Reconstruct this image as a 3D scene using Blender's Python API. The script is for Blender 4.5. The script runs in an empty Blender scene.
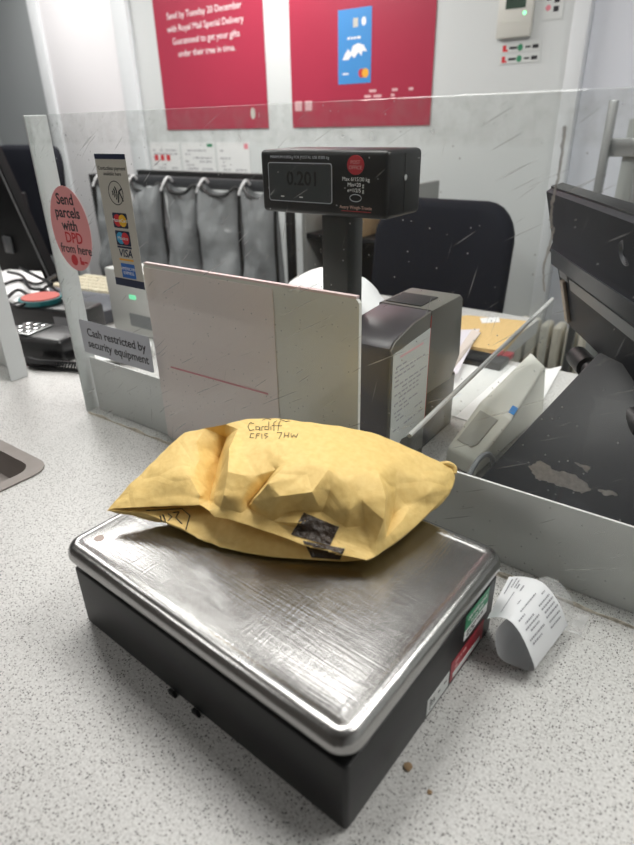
import bpy, bmesh, math, random
from mathutils import Vector, Matrix, noise
from mathutils.geometry import delaunay_2d_cdt
from mathutils.bvhtree import BVHTree
random.seed(7)
PI = math.pi
S = bpy.context.scene
COL = S.collection

# ------------------------------------------------------------------ camera
# world: x runs along the glass screen, y away from the customer, z=0 is the worktop
CL = Vector((0.99210753, -0.58401588, 0.5))
CR = Vector((0.8114367964, 0.5841105121, -0.0196274052))
CU = Vector((-0.2492460891, 0.3762342074, 0.8923699952))
CF = Vector((-0.5286271962, 0.7192097961, -0.4508775407))
FPX = 590.0
cam_d = bpy.data.cameras.new('camera')
cam = bpy.data.objects.new('camera', cam_d)
COL.objects.link(cam)
cam.matrix_world = Matrix(((CR.x, CU.x, -CF.x, CL.x), (CR.y, CU.y, -CF.y, CL.y), (CR.z, CU.z, -CF.z, CL.z), (0, 0, 0, 1)))
cam_d.sensor_fit = 'VERTICAL'
cam_d.sensor_height = 34.6
cam_d.sensor_width = 26.0
cam_d.lens = FPX / 845 * 34.6
cam_d.clip_start = 0.02
cam_d.dof.use_dof = True
cam_d.dof.focus_distance = 0.80
cam_d.dof.aperture_fstop = 4.6
S.camera = cam

# ------------------------------------------------------------------ light
w = bpy.data.worlds.new('world'); S.world = w; w.use_nodes = True
w.node_tree.nodes['Background'].inputs[0].default_value = (0.93, 0.96, 1.0, 1)
w.node_tree.nodes['Background'].inputs[1].default_value = 0.14
S.view_settings.view_transform = 'Standard'
S.view_settings.look = 'None'
S.view_settings.exposure = -0.06
S.view_settings.gamma = 1.0
S.view_settings.use_curve_mapping = False
CEIL = 1.55
# unseen ceiling light panels, placed for their light; the last is an added front fill (x, y, size x, size y, watts)
PANELS = [(1.40, 0.45, 0.6, 0.6, 14), (0.30, 0.20, 0.6, 0.6, 11.5), (-1.35, 0.60, 0.6, 0.6, 17), (-0.95, 1.48, 0.6, 0.6, 13), (-2.5, 1.25, 0.6, 0.6, 9), (-0.7, -1.35, 0.6, 0.6, 4.5)]
for (px, py, sx, sy, pw) in PANELS:
    ld = bpy.data.lights.new('unseen_ceiling_light', 'AREA')
    ld.shape = 'RECTANGLE'; ld.size = sx; ld.size_y = sy; ld.energy = pw; ld.color = (1.0, 0.985, 0.95)
    lo = bpy.data.objects.new('unseen_ceiling_light_lamp', ld); COL.objects.link(lo)
    lo.location = (px, py, CEIL - 0.03)


def ray(x, y):
    return (CF * FPX + CR * (x - 317) - CU * (y - 422.5)).normalized()
def Z(x, y, z):
    d = ray(x, y); return CL + d * ((z - CL.z) / d.z)
def W(x, y, v):
    d = ray(x, y); return CL + d * ((v - CL.y) / d.y)

# ------------------------------------------------------------------ materials
MC = {}
def mat(name, col, rough=0.5, metal=0.0, bump=0.0, bscale=50, var=0.0, vscale=8, emit=None, estr=1, alpha=1.0, spec=0.5, coat=0.0):
    if name in MC: return MC[name]
    m = bpy.data.materials.new(name); m.use_nodes = True
    nt = m.node_tree; b = nt.nodes['Principled BSDF']
    b.inputs['Base Color'].default_value = (*col, 1)
    b.inputs['Roughness'].default_value = rough
    b.inputs['Metallic'].default_value = metal
    b.inputs['Specular IOR Level'].default_value = spec
    b.inputs['Coat Weight'].default_value = coat
    if alpha < 1: b.inputs['Alpha'].default_value = alpha
    tc = nt.nodes.new('ShaderNodeTexCoord')
    n = nt.nodes.new('ShaderNodeTexNoise'); n.inputs['Scale'].default_value = vscale; n.inputs['Detail'].default_value = 4
    nt.links.new(tc.outputs['Object'], n.inputs['Vector'])
    if var > 0:
        mx = nt.nodes.new('ShaderNodeMix'); mx.data_type = 'RGBA'
        mx.inputs[6].default_value = tuple(c * (1 - var) for c in col) + (1,)
        mx.inputs[7].default_value = tuple(min(1, c * (1 + var)) for c in col) + (1,)
        nt.links.new(n.outputs['Fac'], mx.inputs[0]); nt.links.new(mx.outputs[2], b.inputs['Base Color'])
    if bump > 0:
        n2 = nt.nodes.new('ShaderNodeTexNoise'); n2.inputs['Scale'].default_value = bscale; n2.inputs['Detail'].default_value = 5
        nt.links.new(tc.outputs['Object'], n2.inputs['Vector'])
        bp = nt.nodes.new('ShaderNodeBump'); bp.inputs['Strength'].default_value = bump; bp.inputs['Distance'].default_value = 0.01
        nt.links.new(n2.outputs['Fac'], bp.inputs['Height']); nt.links.new(bp.outputs['Normal'], b.inputs['Normal'])
    if emit:
        b.inputs['Emission Color'].default_value = (*emit, 1); b.inputs['Emission Strength'].default_value = estr
    MC[name] = m
    return m

def L(nt, a, b): nt.links.new(a, b)

def speckle_mat():
    m = bpy.data.materials.new('speckled_laminate'); m.use_nodes = True; nt = m.node_tree; b = nt.nodes['Principled BSDF']
    tc = nt.nodes.new('ShaderNodeTexCoord')
    base = nt.nodes.new('ShaderNodeTexNoise'); base.inputs['Scale'].default_value = 380; base.inputs['Detail'].default_value = 3
    L(nt, tc.outputs['Object'], base.inputs['Vector'])
    r0 = nt.nodes.new('ShaderNodeValToRGB')
    r0.color_ramp.elements[0].position = 0.30; r0.color_ramp.elements[0].color = (0.46, 0.45, 0.44, 1)
    r0.color_ramp.elements[1].position = 0.60; r0.color_ramp.elements[1].color = (0.635, 0.63, 0.615, 1)
    L(nt, base.outputs['Fac'], r0.inputs[0])
    col = r0.outputs[0]
    for sc, th, dark in ((370, 0.20, (0.04, 0.035, 0.035)), (520, 0.24, (0.20, 0.19, 0.18))):
        v = nt.nodes.new('ShaderNodeTexVoronoi'); v.inputs['Scale'].default_value = sc
        L(nt, tc.outputs['Object'], v.inputs['Vector'])
        lt = nt.nodes.new('ShaderNodeMath'); lt.operation = 'LESS_THAN'; lt.inputs[1].default_value = th * 1.5
        L(nt, v.outputs['Distance'], lt.inputs[0])
        sep = nt.nodes.new('ShaderNodeSeparateColor'); L(nt, v.outputs['Color'], sep.inputs[0])
        gt = nt.nodes.new('ShaderNodeMath'); gt.operation = 'GREATER_THAN'; gt.inputs[1].default_value = 0.70
        L(nt, sep.outputs[0], gt.inputs[0])
        mu = nt.nodes.new('ShaderNodeMath'); mu.operation = 'MULTIPLY'; L(nt, lt.outputs[0], mu.inputs[0]); L(nt, gt.outputs[0], mu.inputs[1])
        mx = nt.nodes.new('ShaderNodeMix'); mx.data_type = 'RGBA'; mx.inputs[7].default_value = (*dark, 1)
        L(nt, mu.outputs[0], mx.inputs[0]); L(nt, col, mx.inputs[6]); col = mx.outputs[2]
    L(nt, col, b.inputs['Base Color'])
    b.inputs['Roughness'].default_value = 0.42
    return m

def steel_mat():
    m = bpy.data.materials.new('brushed_steel'); m.use_nodes = True; nt = m.node_tree; b = nt.nodes['Principled BSDF']
    b.inputs['Metallic'].default_value = 1; b.inputs['Base Color'].default_value = (0.37, 0.366, 0.36, 1)
    tc = nt.nodes.new('ShaderNodeTexCoord')
    hs = []
    for sc, st in (((16, 620, 1), 0.10), ((480, 30, 1), 0.05)):
        mp = nt.nodes.new('ShaderNodeMapping'); mp.inputs['Scale'].default_value = sc
        mp.inputs['Rotation'].default_value = (0, 0, 0.5)
        L(nt, tc.outputs['Object'], mp.inputs[0])
        n = nt.nodes.new('ShaderNodeTexNoise'); n.inputs['Scale'].default_value = 1; n.inputs['Detail'].default_value = 4
        L(nt, mp.outputs[0], n.inputs['Vector']); hs.append(n)
    ad = nt.nodes.new('ShaderNodeMath'); ad.operation = 'ADD'; L(nt, hs[0].outputs['Fac'], ad.inputs[0]); L(nt, hs[1].outputs['Fac'], ad.inputs[1])
    bp = nt.nodes.new('ShaderNodeBump'); bp.inputs['Strength'].default_value = 0.13; bp.inputs['Distance'].default_value = 0.002
    L(nt, ad.outputs[0], bp.inputs['Height']); L(nt, bp.outputs['Normal'], b.inputs['Normal'])
    mr = nt.nodes.new('ShaderNodeMapRange'); mr.inputs['To Min'].default_value = 0.17; mr.inputs['To Max'].default_value = 0.29
    L(nt, hs[0].outputs['Fac'], mr.inputs['Value']); L(nt, mr.outputs[0], b.inputs['Roughness'])
    b.inputs['Anisotropic'].default_value = 0.35
    return m

def acrylic_mat():
    """clear sheet: see-through, fresnel mirror, fine scratches and a scuffed hazy band along the top"""
    m = bpy.data.materials.new('scratched_acrylic'); m.use_nodes = True; nt = m.node_tree
    for n in list(nt.nodes): nt.nodes.remove(n)
    out = nt.nodes.new('ShaderNodeOutputMaterial')
    tr = nt.nodes.new('ShaderNodeBsdfTransparent'); tr.inputs[0].default_value = (0.965, 0.975, 0.97, 1)
    gl = nt.nodes.new('ShaderNodeBsdfGlossy'); gl.inputs['Roughness'].default_value = 0.03
    fr = nt.nodes.new('ShaderNodeFresnel'); fr.inputs['IOR'].default_value = 1.45
    mu = nt.nodes.new('ShaderNodeMath'); mu.operation = 'MULTIPLY'; mu.inputs[1].default_value = 0.8
    L(nt, fr.outputs[0], mu.inputs[0])
    geo = nt.nodes.new('ShaderNodeNewGeometry')
    inv = nt.nodes.new('ShaderNodeMath'); inv.operation = 'SUBTRACT'; inv.inputs[0].default_value = 1; L(nt, geo.outputs['Backfacing'], inv.inputs[1])
    mu2 = nt.nodes.new('ShaderNodeMath'); mu2.operation = 'MULTIPLY'; L(nt, mu.outputs[0], mu2.inputs[0]); L(nt, inv.outputs[0], mu2.inputs[1])
    ms = nt.nodes.new('ShaderNodeMixShader'); L(nt, mu2.outputs[0], ms.inputs[0]); L(nt, tr.outputs[0], ms.inputs[1]); L(nt, gl.outputs[0], ms.inputs[2])
    df = nt.nodes.new('ShaderNodeBsdfDiffuse'); df.inputs[0].default_value = (0.85, 0.86, 0.86, 1)
    tc = nt.nodes.new('ShaderNodeTexCoord')
    facs = []
    # scratches: three directions of stretched noise, thresholded to hair lines
    for i, (rot, sc, lo) in enumerate((((0, 0.5, 0), (9, 1, 260), 0.70), ((0, -0.9, 0), (260, 1, 12), 0.71), ((0, 1.35, 0), (8, 1, 300), 0.72))):
        m0 = nt.nodes.new('ShaderNodeMapping'); m0.inputs['Rotation'].default_value = rot
        L(nt, tc.outputs['Object'], m0.inputs[0])
        mp = nt.nodes.new('ShaderNodeMapping'); mp.inputs['Scale'].default_value = sc; mp.inputs['Location'].default_value = (i * 3.3, 0, i * 1.7)
        L(nt, m0.outputs[0], mp.inputs[0])
        n = nt.nodes.new('ShaderNodeTexNoise'); n.inputs['Scale'].default_value = 1; n.inputs['Detail'].default_value = 2
        L(nt, mp.outputs[0], n.inputs['Vector'])
        r = nt.nodes.new('ShaderNodeMapRange'); r.inputs['From Min'].default_value = lo - 0.03; r.inputs['From Max'].default_value = lo + 0.03
        r.inputs['To Max'].default_value = 0.45
        L(nt, n.outputs['Fac'], r.inputs['Value']); facs.append(r.outputs[0])
    # dust specks
    v = nt.nodes.new('ShaderNodeTexVoronoi'); v.inputs['Scale'].default_value = 120; L(nt, tc.outputs['Object'], v.inputs['Vector'])
    lt = nt.nodes.new('ShaderNodeMapRange'); lt.inputs['From Min'].default_value = 0.16; lt.inputs['From Max'].default_value = 0.06; lt.inputs['To Max'].default_value = 0.5
    L(nt, v.outputs['Distance'], lt.inputs['Value'])
    sp = nt.nodes.new('ShaderNodeSeparateColor'); L(nt, v.outputs['Color'], sp.inputs[0])
    gt = nt.nodes.new('ShaderNodeMath'); gt.operation = 'GREATER_THAN'; gt.inputs[1].default_value = 0.60; L(nt, sp.outputs[0], gt.inputs[0])
    sm = nt.nodes.new('ShaderNodeMath'); sm.operation = 'MULTIPLY'; L(nt, lt.outputs[0], sm.inputs[0]); L(nt, gt.outputs[0], sm.inputs[1]); facs.append(sm.outputs[0])
    # scuffed band under the top edge (z 0.47 to 0.52) with crusty patches
    sx = nt.nodes.new('ShaderNodeSeparateXYZ'); L(nt, tc.outputs['Object'], sx.inputs[0])
    bd = nt.nodes.new('ShaderNodeMapRange'); bd.inputs['From Min'].default_value = 0.476; bd.inputs['From Max'].default_value = 0.484; L(nt, sx.outputs['Z'], bd.inputs['Value'])
    nn = nt.nodes.new('ShaderNodeTexNoise'); nn.inputs['Scale'].default_value = 60; nn.inputs['Detail'].default_value = 8; L(nt, tc.outputs['Object'], nn.inputs['Vector'])
    nr = nt.nodes.new('ShaderNodeMapRange'); nr.inputs['From Min'].default_value = 0.40; nr.inputs['From Max'].default_value = 0.72; nr.inputs['To Min'].default_value = 0.10; nr.inputs['To Max'].default_value = 0.30
    L(nt, nn.outputs['Fac'], nr.inputs['Value'])
    bm_ = nt.nodes.new('ShaderNodeMath'); bm_.operation = 'MULTIPLY'; L(nt, bd.outputs[0], bm_.inputs[0]); L(nt, nr.outputs[0], bm_.inputs[1]); facs.append(bm_.outputs[0])
    # overall haze of wear
    nh = nt.nodes.new('ShaderNodeTexNoise'); nh.inputs['Scale'].default_value = 5; nh.inputs['Detail'].default_value = 3; L(nt, tc.outputs['Object'], nh.inputs['Vector'])
    hr = nt.nodes.new('ShaderNodeMapRange'); hr.inputs['To Min'].default_value = 0.0; hr.inputs['To Max'].default_value = 0.035; L(nt, nh.outputs['Fac'], hr.inputs['Value']); facs.append(hr.outputs[0])
    f = facs[0]
    for g in facs[1:]:
        mxx = nt.nodes.new('ShaderNodeMath'); mxx.operation = 'MAXIMUM'; L(nt, f, mxx.inputs[0]); L(nt, g, mxx.inputs[1]); f = mxx.outputs[0]
    fi = nt.nodes.new('ShaderNodeMath'); fi.operation = 'MULTIPLY'; L(nt, f, fi.inputs[0]); L(nt, inv.outputs[0], fi.inputs[1])
    m2 = nt.nodes.new('ShaderNodeMixShader'); L(nt, fi.outputs[0], m2.inputs[0]); L(nt, ms.outputs[0], m2.inputs[1]); L(nt, df.outputs[0], m2.inputs[2])
    L(nt, m2.outputs[0], out.inputs[0])
    return m

def kraft_mat(name, c1, c2):
    m = bpy.data.materials.new(name); m.use_nodes = True; nt = m.node_tree; b = nt.nodes['Principled BSDF']
    tc = nt.nodes.new('ShaderNodeTexCoord')
    n = nt.nodes.new('ShaderNodeTexNoise'); n.inputs['Scale'].default_value = 150; n.inputs['Detail'].default_value = 5; L(nt, tc.outputs['Object'], n.inputs['Vector'])
    r = nt.nodes.new('ShaderNodeValToRGB'); r.color_ramp.elements[0].position = 0.3; r.color_ramp.elements[0].color = (*c1, 1); r.color_ramp.elements[1].position = 0.65; r.color_ramp.elements[1].color = (*c2, 1)
    L(nt, n.outputs['Fac'], r.inputs[0]); L(nt, r.outputs[0], b.inputs['Base Color'])
    b.inputs['Roughness'].default_value = 0.62
    n2 = nt.nodes.new('ShaderNodeTexNoise'); n2.inputs['Scale'].default_value = 30; n2.inputs['Detail'].default_value = 6; n2.inputs['Distortion'].default_value = 0.6; L(nt, tc.outputs['Object'], n2.inputs['Vector'])
    v = nt.nodes.new('ShaderNodeTexVoronoi'); v.inputs['Scale'].default_value = 26; v.feature = 'DISTANCE_TO_EDGE'
    L(nt, tc.outputs['Object'], v.inputs['Vector'])
    mr = nt.nodes.new('ShaderNodeMapRange'); mr.inputs['From Max'].default_value = 0.12; L(nt, v.outputs['Distance'], mr.inputs['Value'])
    ad = nt.nodes.new('ShaderNodeMath'); ad.operation = 'MULTIPLY_ADD'; ad.inputs[1].default_value = 0.25; L(nt, mr.outputs[0], ad.inputs[0]); L(nt, n2.outputs['Fac'], ad.inputs[2])
    bp = nt.nodes.new('ShaderNodeBump'); bp.inputs['Strength'].default_value = 0.45; bp.inputs['Distance'].default_value = 0.004
    L(nt, ad.outputs[0], bp.inputs['Height']); L(nt, bp.outputs['Normal'], b.inputs['Normal'])
    return m

def sack_mat():
    m = mat('clear_grey_polythene', (0.27, 0.28, 0.29), 0.25, bump=1.0, bscale=13, var=0.5, vscale=9, spec=0.7)
    return m

M_lam = speckle_mat(); M_steel = steel_mat(); M_acr = acrylic_mat()
M_kraft = kraft_mat('kraft_paper', (0.80, 0.55, 0.185), (0.86, 0.62, 0.23))
M_black = mat('black_plastic', (0.007, 0.0072, 0.008), 0.33)
M_blackm = mat('matt_black_plastic', (0.006, 0.006, 0.0065), 0.5)
M_blackb = mat('satin_grey_black_plastic', (0.006, 0.0063, 0.0072), 0.42, bump=0.05, bscale=600, spec=0.4)
M_wall = mat('painted_plaster', (0.66, 0.68, 0.68), 0.75, bump=0.03, bscale=40)
M_greywall = mat('grey_paint', (0.33, 0.35, 0.36), 0.75)
M_door = mat('white_gloss_paint', (0.80, 0.78, 0.80), 0.45)
M_frame = mat('white_frame_paint', (0.74, 0.76, 0.78), 0.45)
M_red = mat('red_poster_print', (0.41, 0.038, 0.075), 0.3, var=0.1, vscale=3, coat=0.3)
M_white = mat('white_print', (0.85, 0.85, 0.85), 0.5)
M_ink = mat('black_ink', (0.02, 0.02, 0.025), 0.5)
M_paper = mat('white_paper', (0.80, 0.80, 0.80), 0.7)
M_rpaper = mat('thermal_receipt_paper', (0.82, 0.83, 0.85), 0.45)
M_pink = mat('pink_vinyl', (0.86, 0.36, 0.36), 0.55)
M_redink = mat('red_ink', (0.65, 0.03, 0.04), 0.5)
M_beige = mat('card_sticker_beige', (0.56, 0.54, 0.48), 0.5)
M_navy = mat('navy_print', (0.012, 0.02, 0.06), 0.5)
M_silver = mat('silver_label', (0.52, 0.54, 0.59), 0.45)
M_panel = mat('milky_acrylic', (0.76, 0.755, 0.71), 0.3, var=0.05, vscale=4)
M_pinkrefl = mat('pale_pink_reflection', (0.88, 0.78, 0.76), 0.3, var=0.04, vscale=4)  # pink of a poster reflection, put into the colour
M_up = mat('white_upstand_laminate', (0.68, 0.68, 0.67), 0.3, var=0.03, vscale=3)
M_edge = mat('frosted_acrylic_edge', (0.42, 0.44, 0.44), 0.4)
M_caulk = mat('cracked_sealant', (0.62, 0.57, 0.48), 0.6, bump=0.8, bscale=200, var=0.3, vscale=80)
M_grey = mat('mid_grey_plastic', (0.22, 0.23, 0.24), 0.45)
M_olive = mat('olive_grey_plastic', (0.115, 0.112, 0.098), 0.4)
M_dkpurple = mat('dark_grey_plastic', (0.075, 0.07, 0.078), 0.35)
M_cream = mat('cream_enamel', (0.78, 0.74, 0.63), 0.4)
M_ltgrey = mat('light_grey_plastic', (0.66, 0.66, 0.60), 0.4)
M_blue = mat('blue_print', (0.05, 0.25, 0.62), 0.45)
M_orange = mat('orange_print', (0.85, 0.42, 0.04), 0.45)
M_green = mat('green_print', (0.04, 0.26, 0.13), 0.45)
M_chair = mat('dark_navy_fabric', (0.0065, 0.0075, 0.013), 0.85, spec=0.2)
M_chrome = mat('chrome', (0.7, 0.7, 0.7), 0.15, metal=1)
M_metal = mat('galvanised_metal', (0.36, 0.37, 0.37), 0.35, metal=0.9)
M_floor = mat('vinyl_floor', (0.22, 0.22, 0.22), 0.5, var=0.15, vscale=3)
M_ceil = mat('ceiling_tile', (0.48, 0.48, 0.47), 0.8, bump=0.2, bscale=80)
M_lamp = mat('light_diffuser', (0.9, 0.9, 0.9), 0.5, emit=(1, 0.985, 0.95), estr=4)
M_sack = sack_mat()
M_tape = mat('brown_parcel_tape', (0.05, 0.034, 0.024), 0.10, bump=0.9, bscale=90, var=0.3, vscale=40, coat=0.6)
M_lcd = mat('lcd_glass', (0.045, 0.052, 0.056), 0.3)
M_brownbox = mat('brown_cardboard', (0.36, 0.24, 0.13), 0.7)
M_traymetal = mat('stained_steel', (0.24, 0.215, 0.20), 0.5, metal=0.5, var=0.15, vscale=30)
M_env = kraft_mat('buff_envelope', (0.62, 0.42, 0.17), (0.74, 0.52, 0.24))

# ------------------------------------------------------------------ mesh helpers
def link(name, me, parent=None, loc=None, rot=None):
    o = bpy.data.objects.new(name, me); COL.objects.link(o)
    if parent: o.parent = parent
    if loc is not None: o.location = loc
    if rot is not None: o.rotation_euler = rot
    return o
def fin(name, bm, m, parent=None, loc=None, rot=None, smooth=True, angle=35):
    bmesh.ops.recalc_face_normals(bm, faces=bm.faces)
    me = bpy.data.meshes.new(name); 
    bm.to_mesh(me); bm.free()
    for mm in (m if isinstance(m, (list, tuple)) else [m]): me.materials.append(mm)
    if smooth:
        me.polygons.foreach_set('use_smooth', [True] * len(me.polygons))
        me.set_sharp_from_angle(angle=math.radians(angle))
    return link(name, me, parent, loc, rot)
def tag(o, label=None, cat=None, group=None, kind=None):
    if label: o['label'] = label
    if cat: o['category'] = cat
    if group: o['group'] = group
    if kind: o['kind'] = kind
    return o
def empty(name, loc=(0, 0, 0), rot=(0, 0, 0), **k):
    o = bpy.data.objects.new(name, None); COL.objects.link(o); o.location = loc; o.rotation_euler = rot; o.empty_display_size = 0.05
    return tag(o, **k)
def box(bm, x0, x1, y0, y1, z0, z1, bev=0.0, seg=2):
    vs = [bm.verts.new((x, y, z)) for x in (x0, x1) for y in (y0, y1) for z in (z0, z1)]
    fs = [bm.faces.new([vs[i] for i in q]) for q in ((0, 1, 3, 2), (4, 6, 7, 5), (0, 4, 5, 1), (2, 3, 7, 6), (0, 2, 6, 4), (1, 5, 7, 3))]
    if bev > 0:
        es = list({e for f in fs for e in f.edges})
        bmesh.ops.bevel(bm, geom=es, offset=bev, segments=seg, affect='EDGES', profile=0.5)
def boxo(name, x0, x1, y0, y1, z0, z1, m, parent=None, bev=0.0, seg=2, loc=None, rot=None):
    bm = bmesh.new(); box(bm, x0, x1, y0, y1, z0, z1, bev, seg); return fin(name, bm, m, parent, loc, rot)
def prism(bm, pts, a0, a1, axis='x', bev=0):
    """polygon pts extruded along axis: x -> pts are (y,z); y -> (x,z); z -> (x,y)"""
    def v(p, a): return {'x': (a, p[0], p[1]), 'y': (p[0], a, p[1]), 'z': (p[0], p[1], a)}[axis]
    A = [bm.verts.new(v(p, a0)) for p in pts]; B = [bm.verts.new(v(p, a1)) for p in pts]
    f = [bm.faces.new(A), bm.faces.new(B[::-1])]
    n = len(pts)
    for i in range(n): f.append(bm.faces.new((A[i], B[i], B[(i + 1) % n], A[(i + 1) % n])))
    if bev > 0:
        bmesh.ops.recalc_face_normals(bm, faces=f)
        es = list({e for q in f[:2] for e in q.edges})
        bmesh.ops.bevel(bm, geom=es, offset=bev, segments=2, affect='EDGES', profile=0.5)
def prismo(name, pts, a0, a1, axis, m, parent=None, bev=0, loc=None, rot=None):
    bm = bmesh.new(); prism(bm, pts, a0, a1, axis, bev); return fin(name, bm, m, parent, loc, rot)
def tube(bm, pts, r, n=8, closed=False, cap=True):
    pts = [Vector(p) for p in pts]; rings = []
    N = len(pts); up = Vector((0, 0, 1))
    for i, p in enumerate(pts):
        t = (pts[(i + 1) % N] - pts[i - 1]) if closed else (pts[min(i + 1, N - 1)] - pts[max(i - 1, 0)])
        t.normalize()
        a = t.cross(up)
        if a.length < 1e-3: a = t.cross(Vector((1, 0, 0)))
        a.normalize(); b = t.cross(a)
        rr = r[i] if isinstance(r, (list, tuple)) else r
        rings.append([bm.verts.new(p + a * rr * math.cos(2 * PI * k / n) + b * rr * math.sin(2 * PI * k / n)) for k in range(n)])
    for i in range(N if closed else N - 1):
        A, B = rings[i], rings[(i + 1) % N]
        for k in range(n): bm.faces.new((A[k], A[(k + 1) % n], B[(k + 1) % n], B[k]))
    if cap and not closed: bm.faces.new(rings[0][::-1]); bm.faces.new(rings[-1])
def tubeo(name, pts, r, m, parent=None, n=8, closed=False):
    bm = bmesh.new(); tube(bm, pts, r, n, closed); return fin(name, bm, m, parent)
def spline(pts, k=8):
    pts = [Vector(p) for p in pts]; out = []
    for i in range(len(pts) - 1):
        p0, p1, p2, p3 = pts[max(i - 1, 0)], pts[i], pts[i + 1], pts[min(i + 2, len(pts) - 1)]
        for j in range(k):
            t = j / k
            out.append(0.5 * ((2 * p1) + (p2 - p0) * t + (2 * p0 - 5 * p1 + 4 * p2 - p3) * t * t + (3 * p1 - p0 - 3 * p2 + p3) * t ** 3))
    out.append(pts[-1]); return out
def rrect(w_, h_, r, n=5, cx=0, cy=0):
    out = []
    for (sx, sy, a0) in ((1, 1, 0), (-1, 1, 90), (-1, -1, 180), (1, -1, 270)):
        for k in range(n + 1):
            a = math.radians(a0 + 90 * k / n)
            out.append((cx + sx * (w_ / 2 - r) + r * math.cos(a), cy + sy * (h_ / 2 - r) + r * math.sin(a)))
    return out
def ell(w_, h_, n=28, cx=0, cy=0):
    return [(cx + w_ / 2 * math.cos(2 * PI * k / n), cy + h_ / 2 * math.sin(2 * PI * k / n)) for k in range(n)]
def flat(name, pts, th, m, parent, loc=(0, 0, 0), rot=(0, 0, 0)):
    """thin plate: outline in local xy, thickness th upwards in local z"""
    bm = bmesh.new(); prism(bm, pts, 0, th, 'z'); return fin(name, bm, m, parent, loc, rot, smooth=False)
def rect(x0, x1, y0, y1): return [(x0, y0), (x1, y0), (x1, y1), (x0, y1)]
def text(name, s, size, m, parent, loc, rot=(0, 0, 0), align='CENTER', off=0.0, space=1.0, sx=1.0, shear=0.0):
    cu = bpy.data.curves.new(name, 'FONT'); cu.body = s; cu.size = size; cu.align_x = align; cu.align_y = 'CENTER'
    cu.extrude = 0.0001; cu.offset = off; cu.space_line = space; cu.resolution_u = 3; cu.shear = shear
    tmp = bpy.data.objects.new('t', cu); COL.objects.link(tmp)
    bpy.context.view_layer.update()
    me = bpy.data.meshes.new_from_object(tmp.evaluated_get(bpy.context.evaluated_depsgraph_get()))
    bpy.data.objects.remove(tmp); bpy.data.curves.remove(cu)
    me.name = name; me.materials.clear(); me.materials.append(m)
    o = link(name, me, parent, loc, rot); o.scale = (sx, 1, 1)
    return o
UP = (PI / 2, 0, 0)      # local xy -> world xz, local z -> world -y (towards the customer)
def bars(name, rows, m, parent, loc, rot, th=0.0002):
    """rows of print: list of (x0,x1,y0,y1)"""
    if 1 < len(rows) <= 8:
        for q in rows: o = bars(name, [q], m, parent, loc, rot, th)
        return o
    bm = bmesh.new()
    for (a, b, c, d) in rows: prism(bm, rect(a, b, c, d), 0, th, 'z')
    return fin(name, bm, m, parent, loc, rot, smooth=False)
def bounds_rows(x0, x1, y0, y1, n, seed, fill=0.5):
    r = random.Random(seed); out = []
    dy = (y1 - y0) / n
    for i in range(n):
        y = y0 + i * dy; x = x0 + r.random() * 0.06 * (x1 - x0)
        while x < x1 * 0.97:
            wd = (x1 - x0) * (0.04 + 0.12 * r.random()); e = min(x1, x + wd)
            if r.random() < 0.85: out.append((x, e, y + dy * 0.2, y + dy * (0.2 + fill)))
            x = e + (x1 - x0) * (0.02 + 0.03 * r.random())
            if r.random() < 0.12: break
    return out

# ------------------------------------------------------------------ room shell
FL = -0.95
def struct(o): o['kind'] = 'structure'; return o
struct(boxo('floor', -3.6, 2.3, -1.9, 2.0, FL - 0.05, FL, M_floor))
bm = bmesh.new(); box(bm, -3.6, 2.3, -1.9, 2.0, CEIL, CEIL + 0.05)
struct(fin('ceiling', bm, M_ceil))
struct(boxo('wall_back', -2.86, 0.30, 1.9, 2.0, FL, CEIL, M_wall))
struct(boxo('wall_back_right', 0.98, 2.3, 1.9, 2.0, FL, CEIL, M_wall))
struct(boxo('wall_back_left', -3.6, -2.86, 1.9, 2.0, FL, CEIL, M_greywall))
struct(boxo('wall_left', -3.7, -3.6, -1.9, 2.0, FL, CEIL, M_greywall))
struct(boxo('wall_right', 2.3, 2.4, -1.9, 2.0, FL, CEIL, M_wall))
struct(boxo('wall_front', -3.7, 2.4, -2.0, -1.9, FL, CEIL, mat('dark_shop_wall', (0.16, 0.15, 0.14), 0.7)))
# vertical white frame and pale door on the left of the poster wall
struct(boxo('trim_1', -2.88, -2.78, 1.86, 1.899, FL, CEIL, M_frame, bev=0.006))
d1 = struct(boxo('door_1', -2.78, -2.12, 1.875, 1.899, FL, CEIL, M_door, bev=0.003))
struct(boxo('trim_2', -2.12, -2.0, 1.868, 1.899, FL, CEIL, M_frame, bev=0.004))
# door on the right with architrave
struct(boxo('trim_3', 0.30, 0.355, 1.86, 1.94, FL, CEIL, M_frame, bev=0.006))
d2 = struct(boxo('door_2', 0.355, 0.93, 1.90, 1.94, FL, CEIL, mat('cool_white_paint', (0.70, 0.72, 0.78), 0.4), bev=0.003))
struct(boxo('trim_4', 0.93, 0.98, 1.86, 1.94, FL, CEIL, M_frame, bev=0.006))
struct(boxo('baseboard_back', -2.0, 0.29, 1.882, 1.8995, FL, FL + 0.1, M_frame, bev=0.004))

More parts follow.
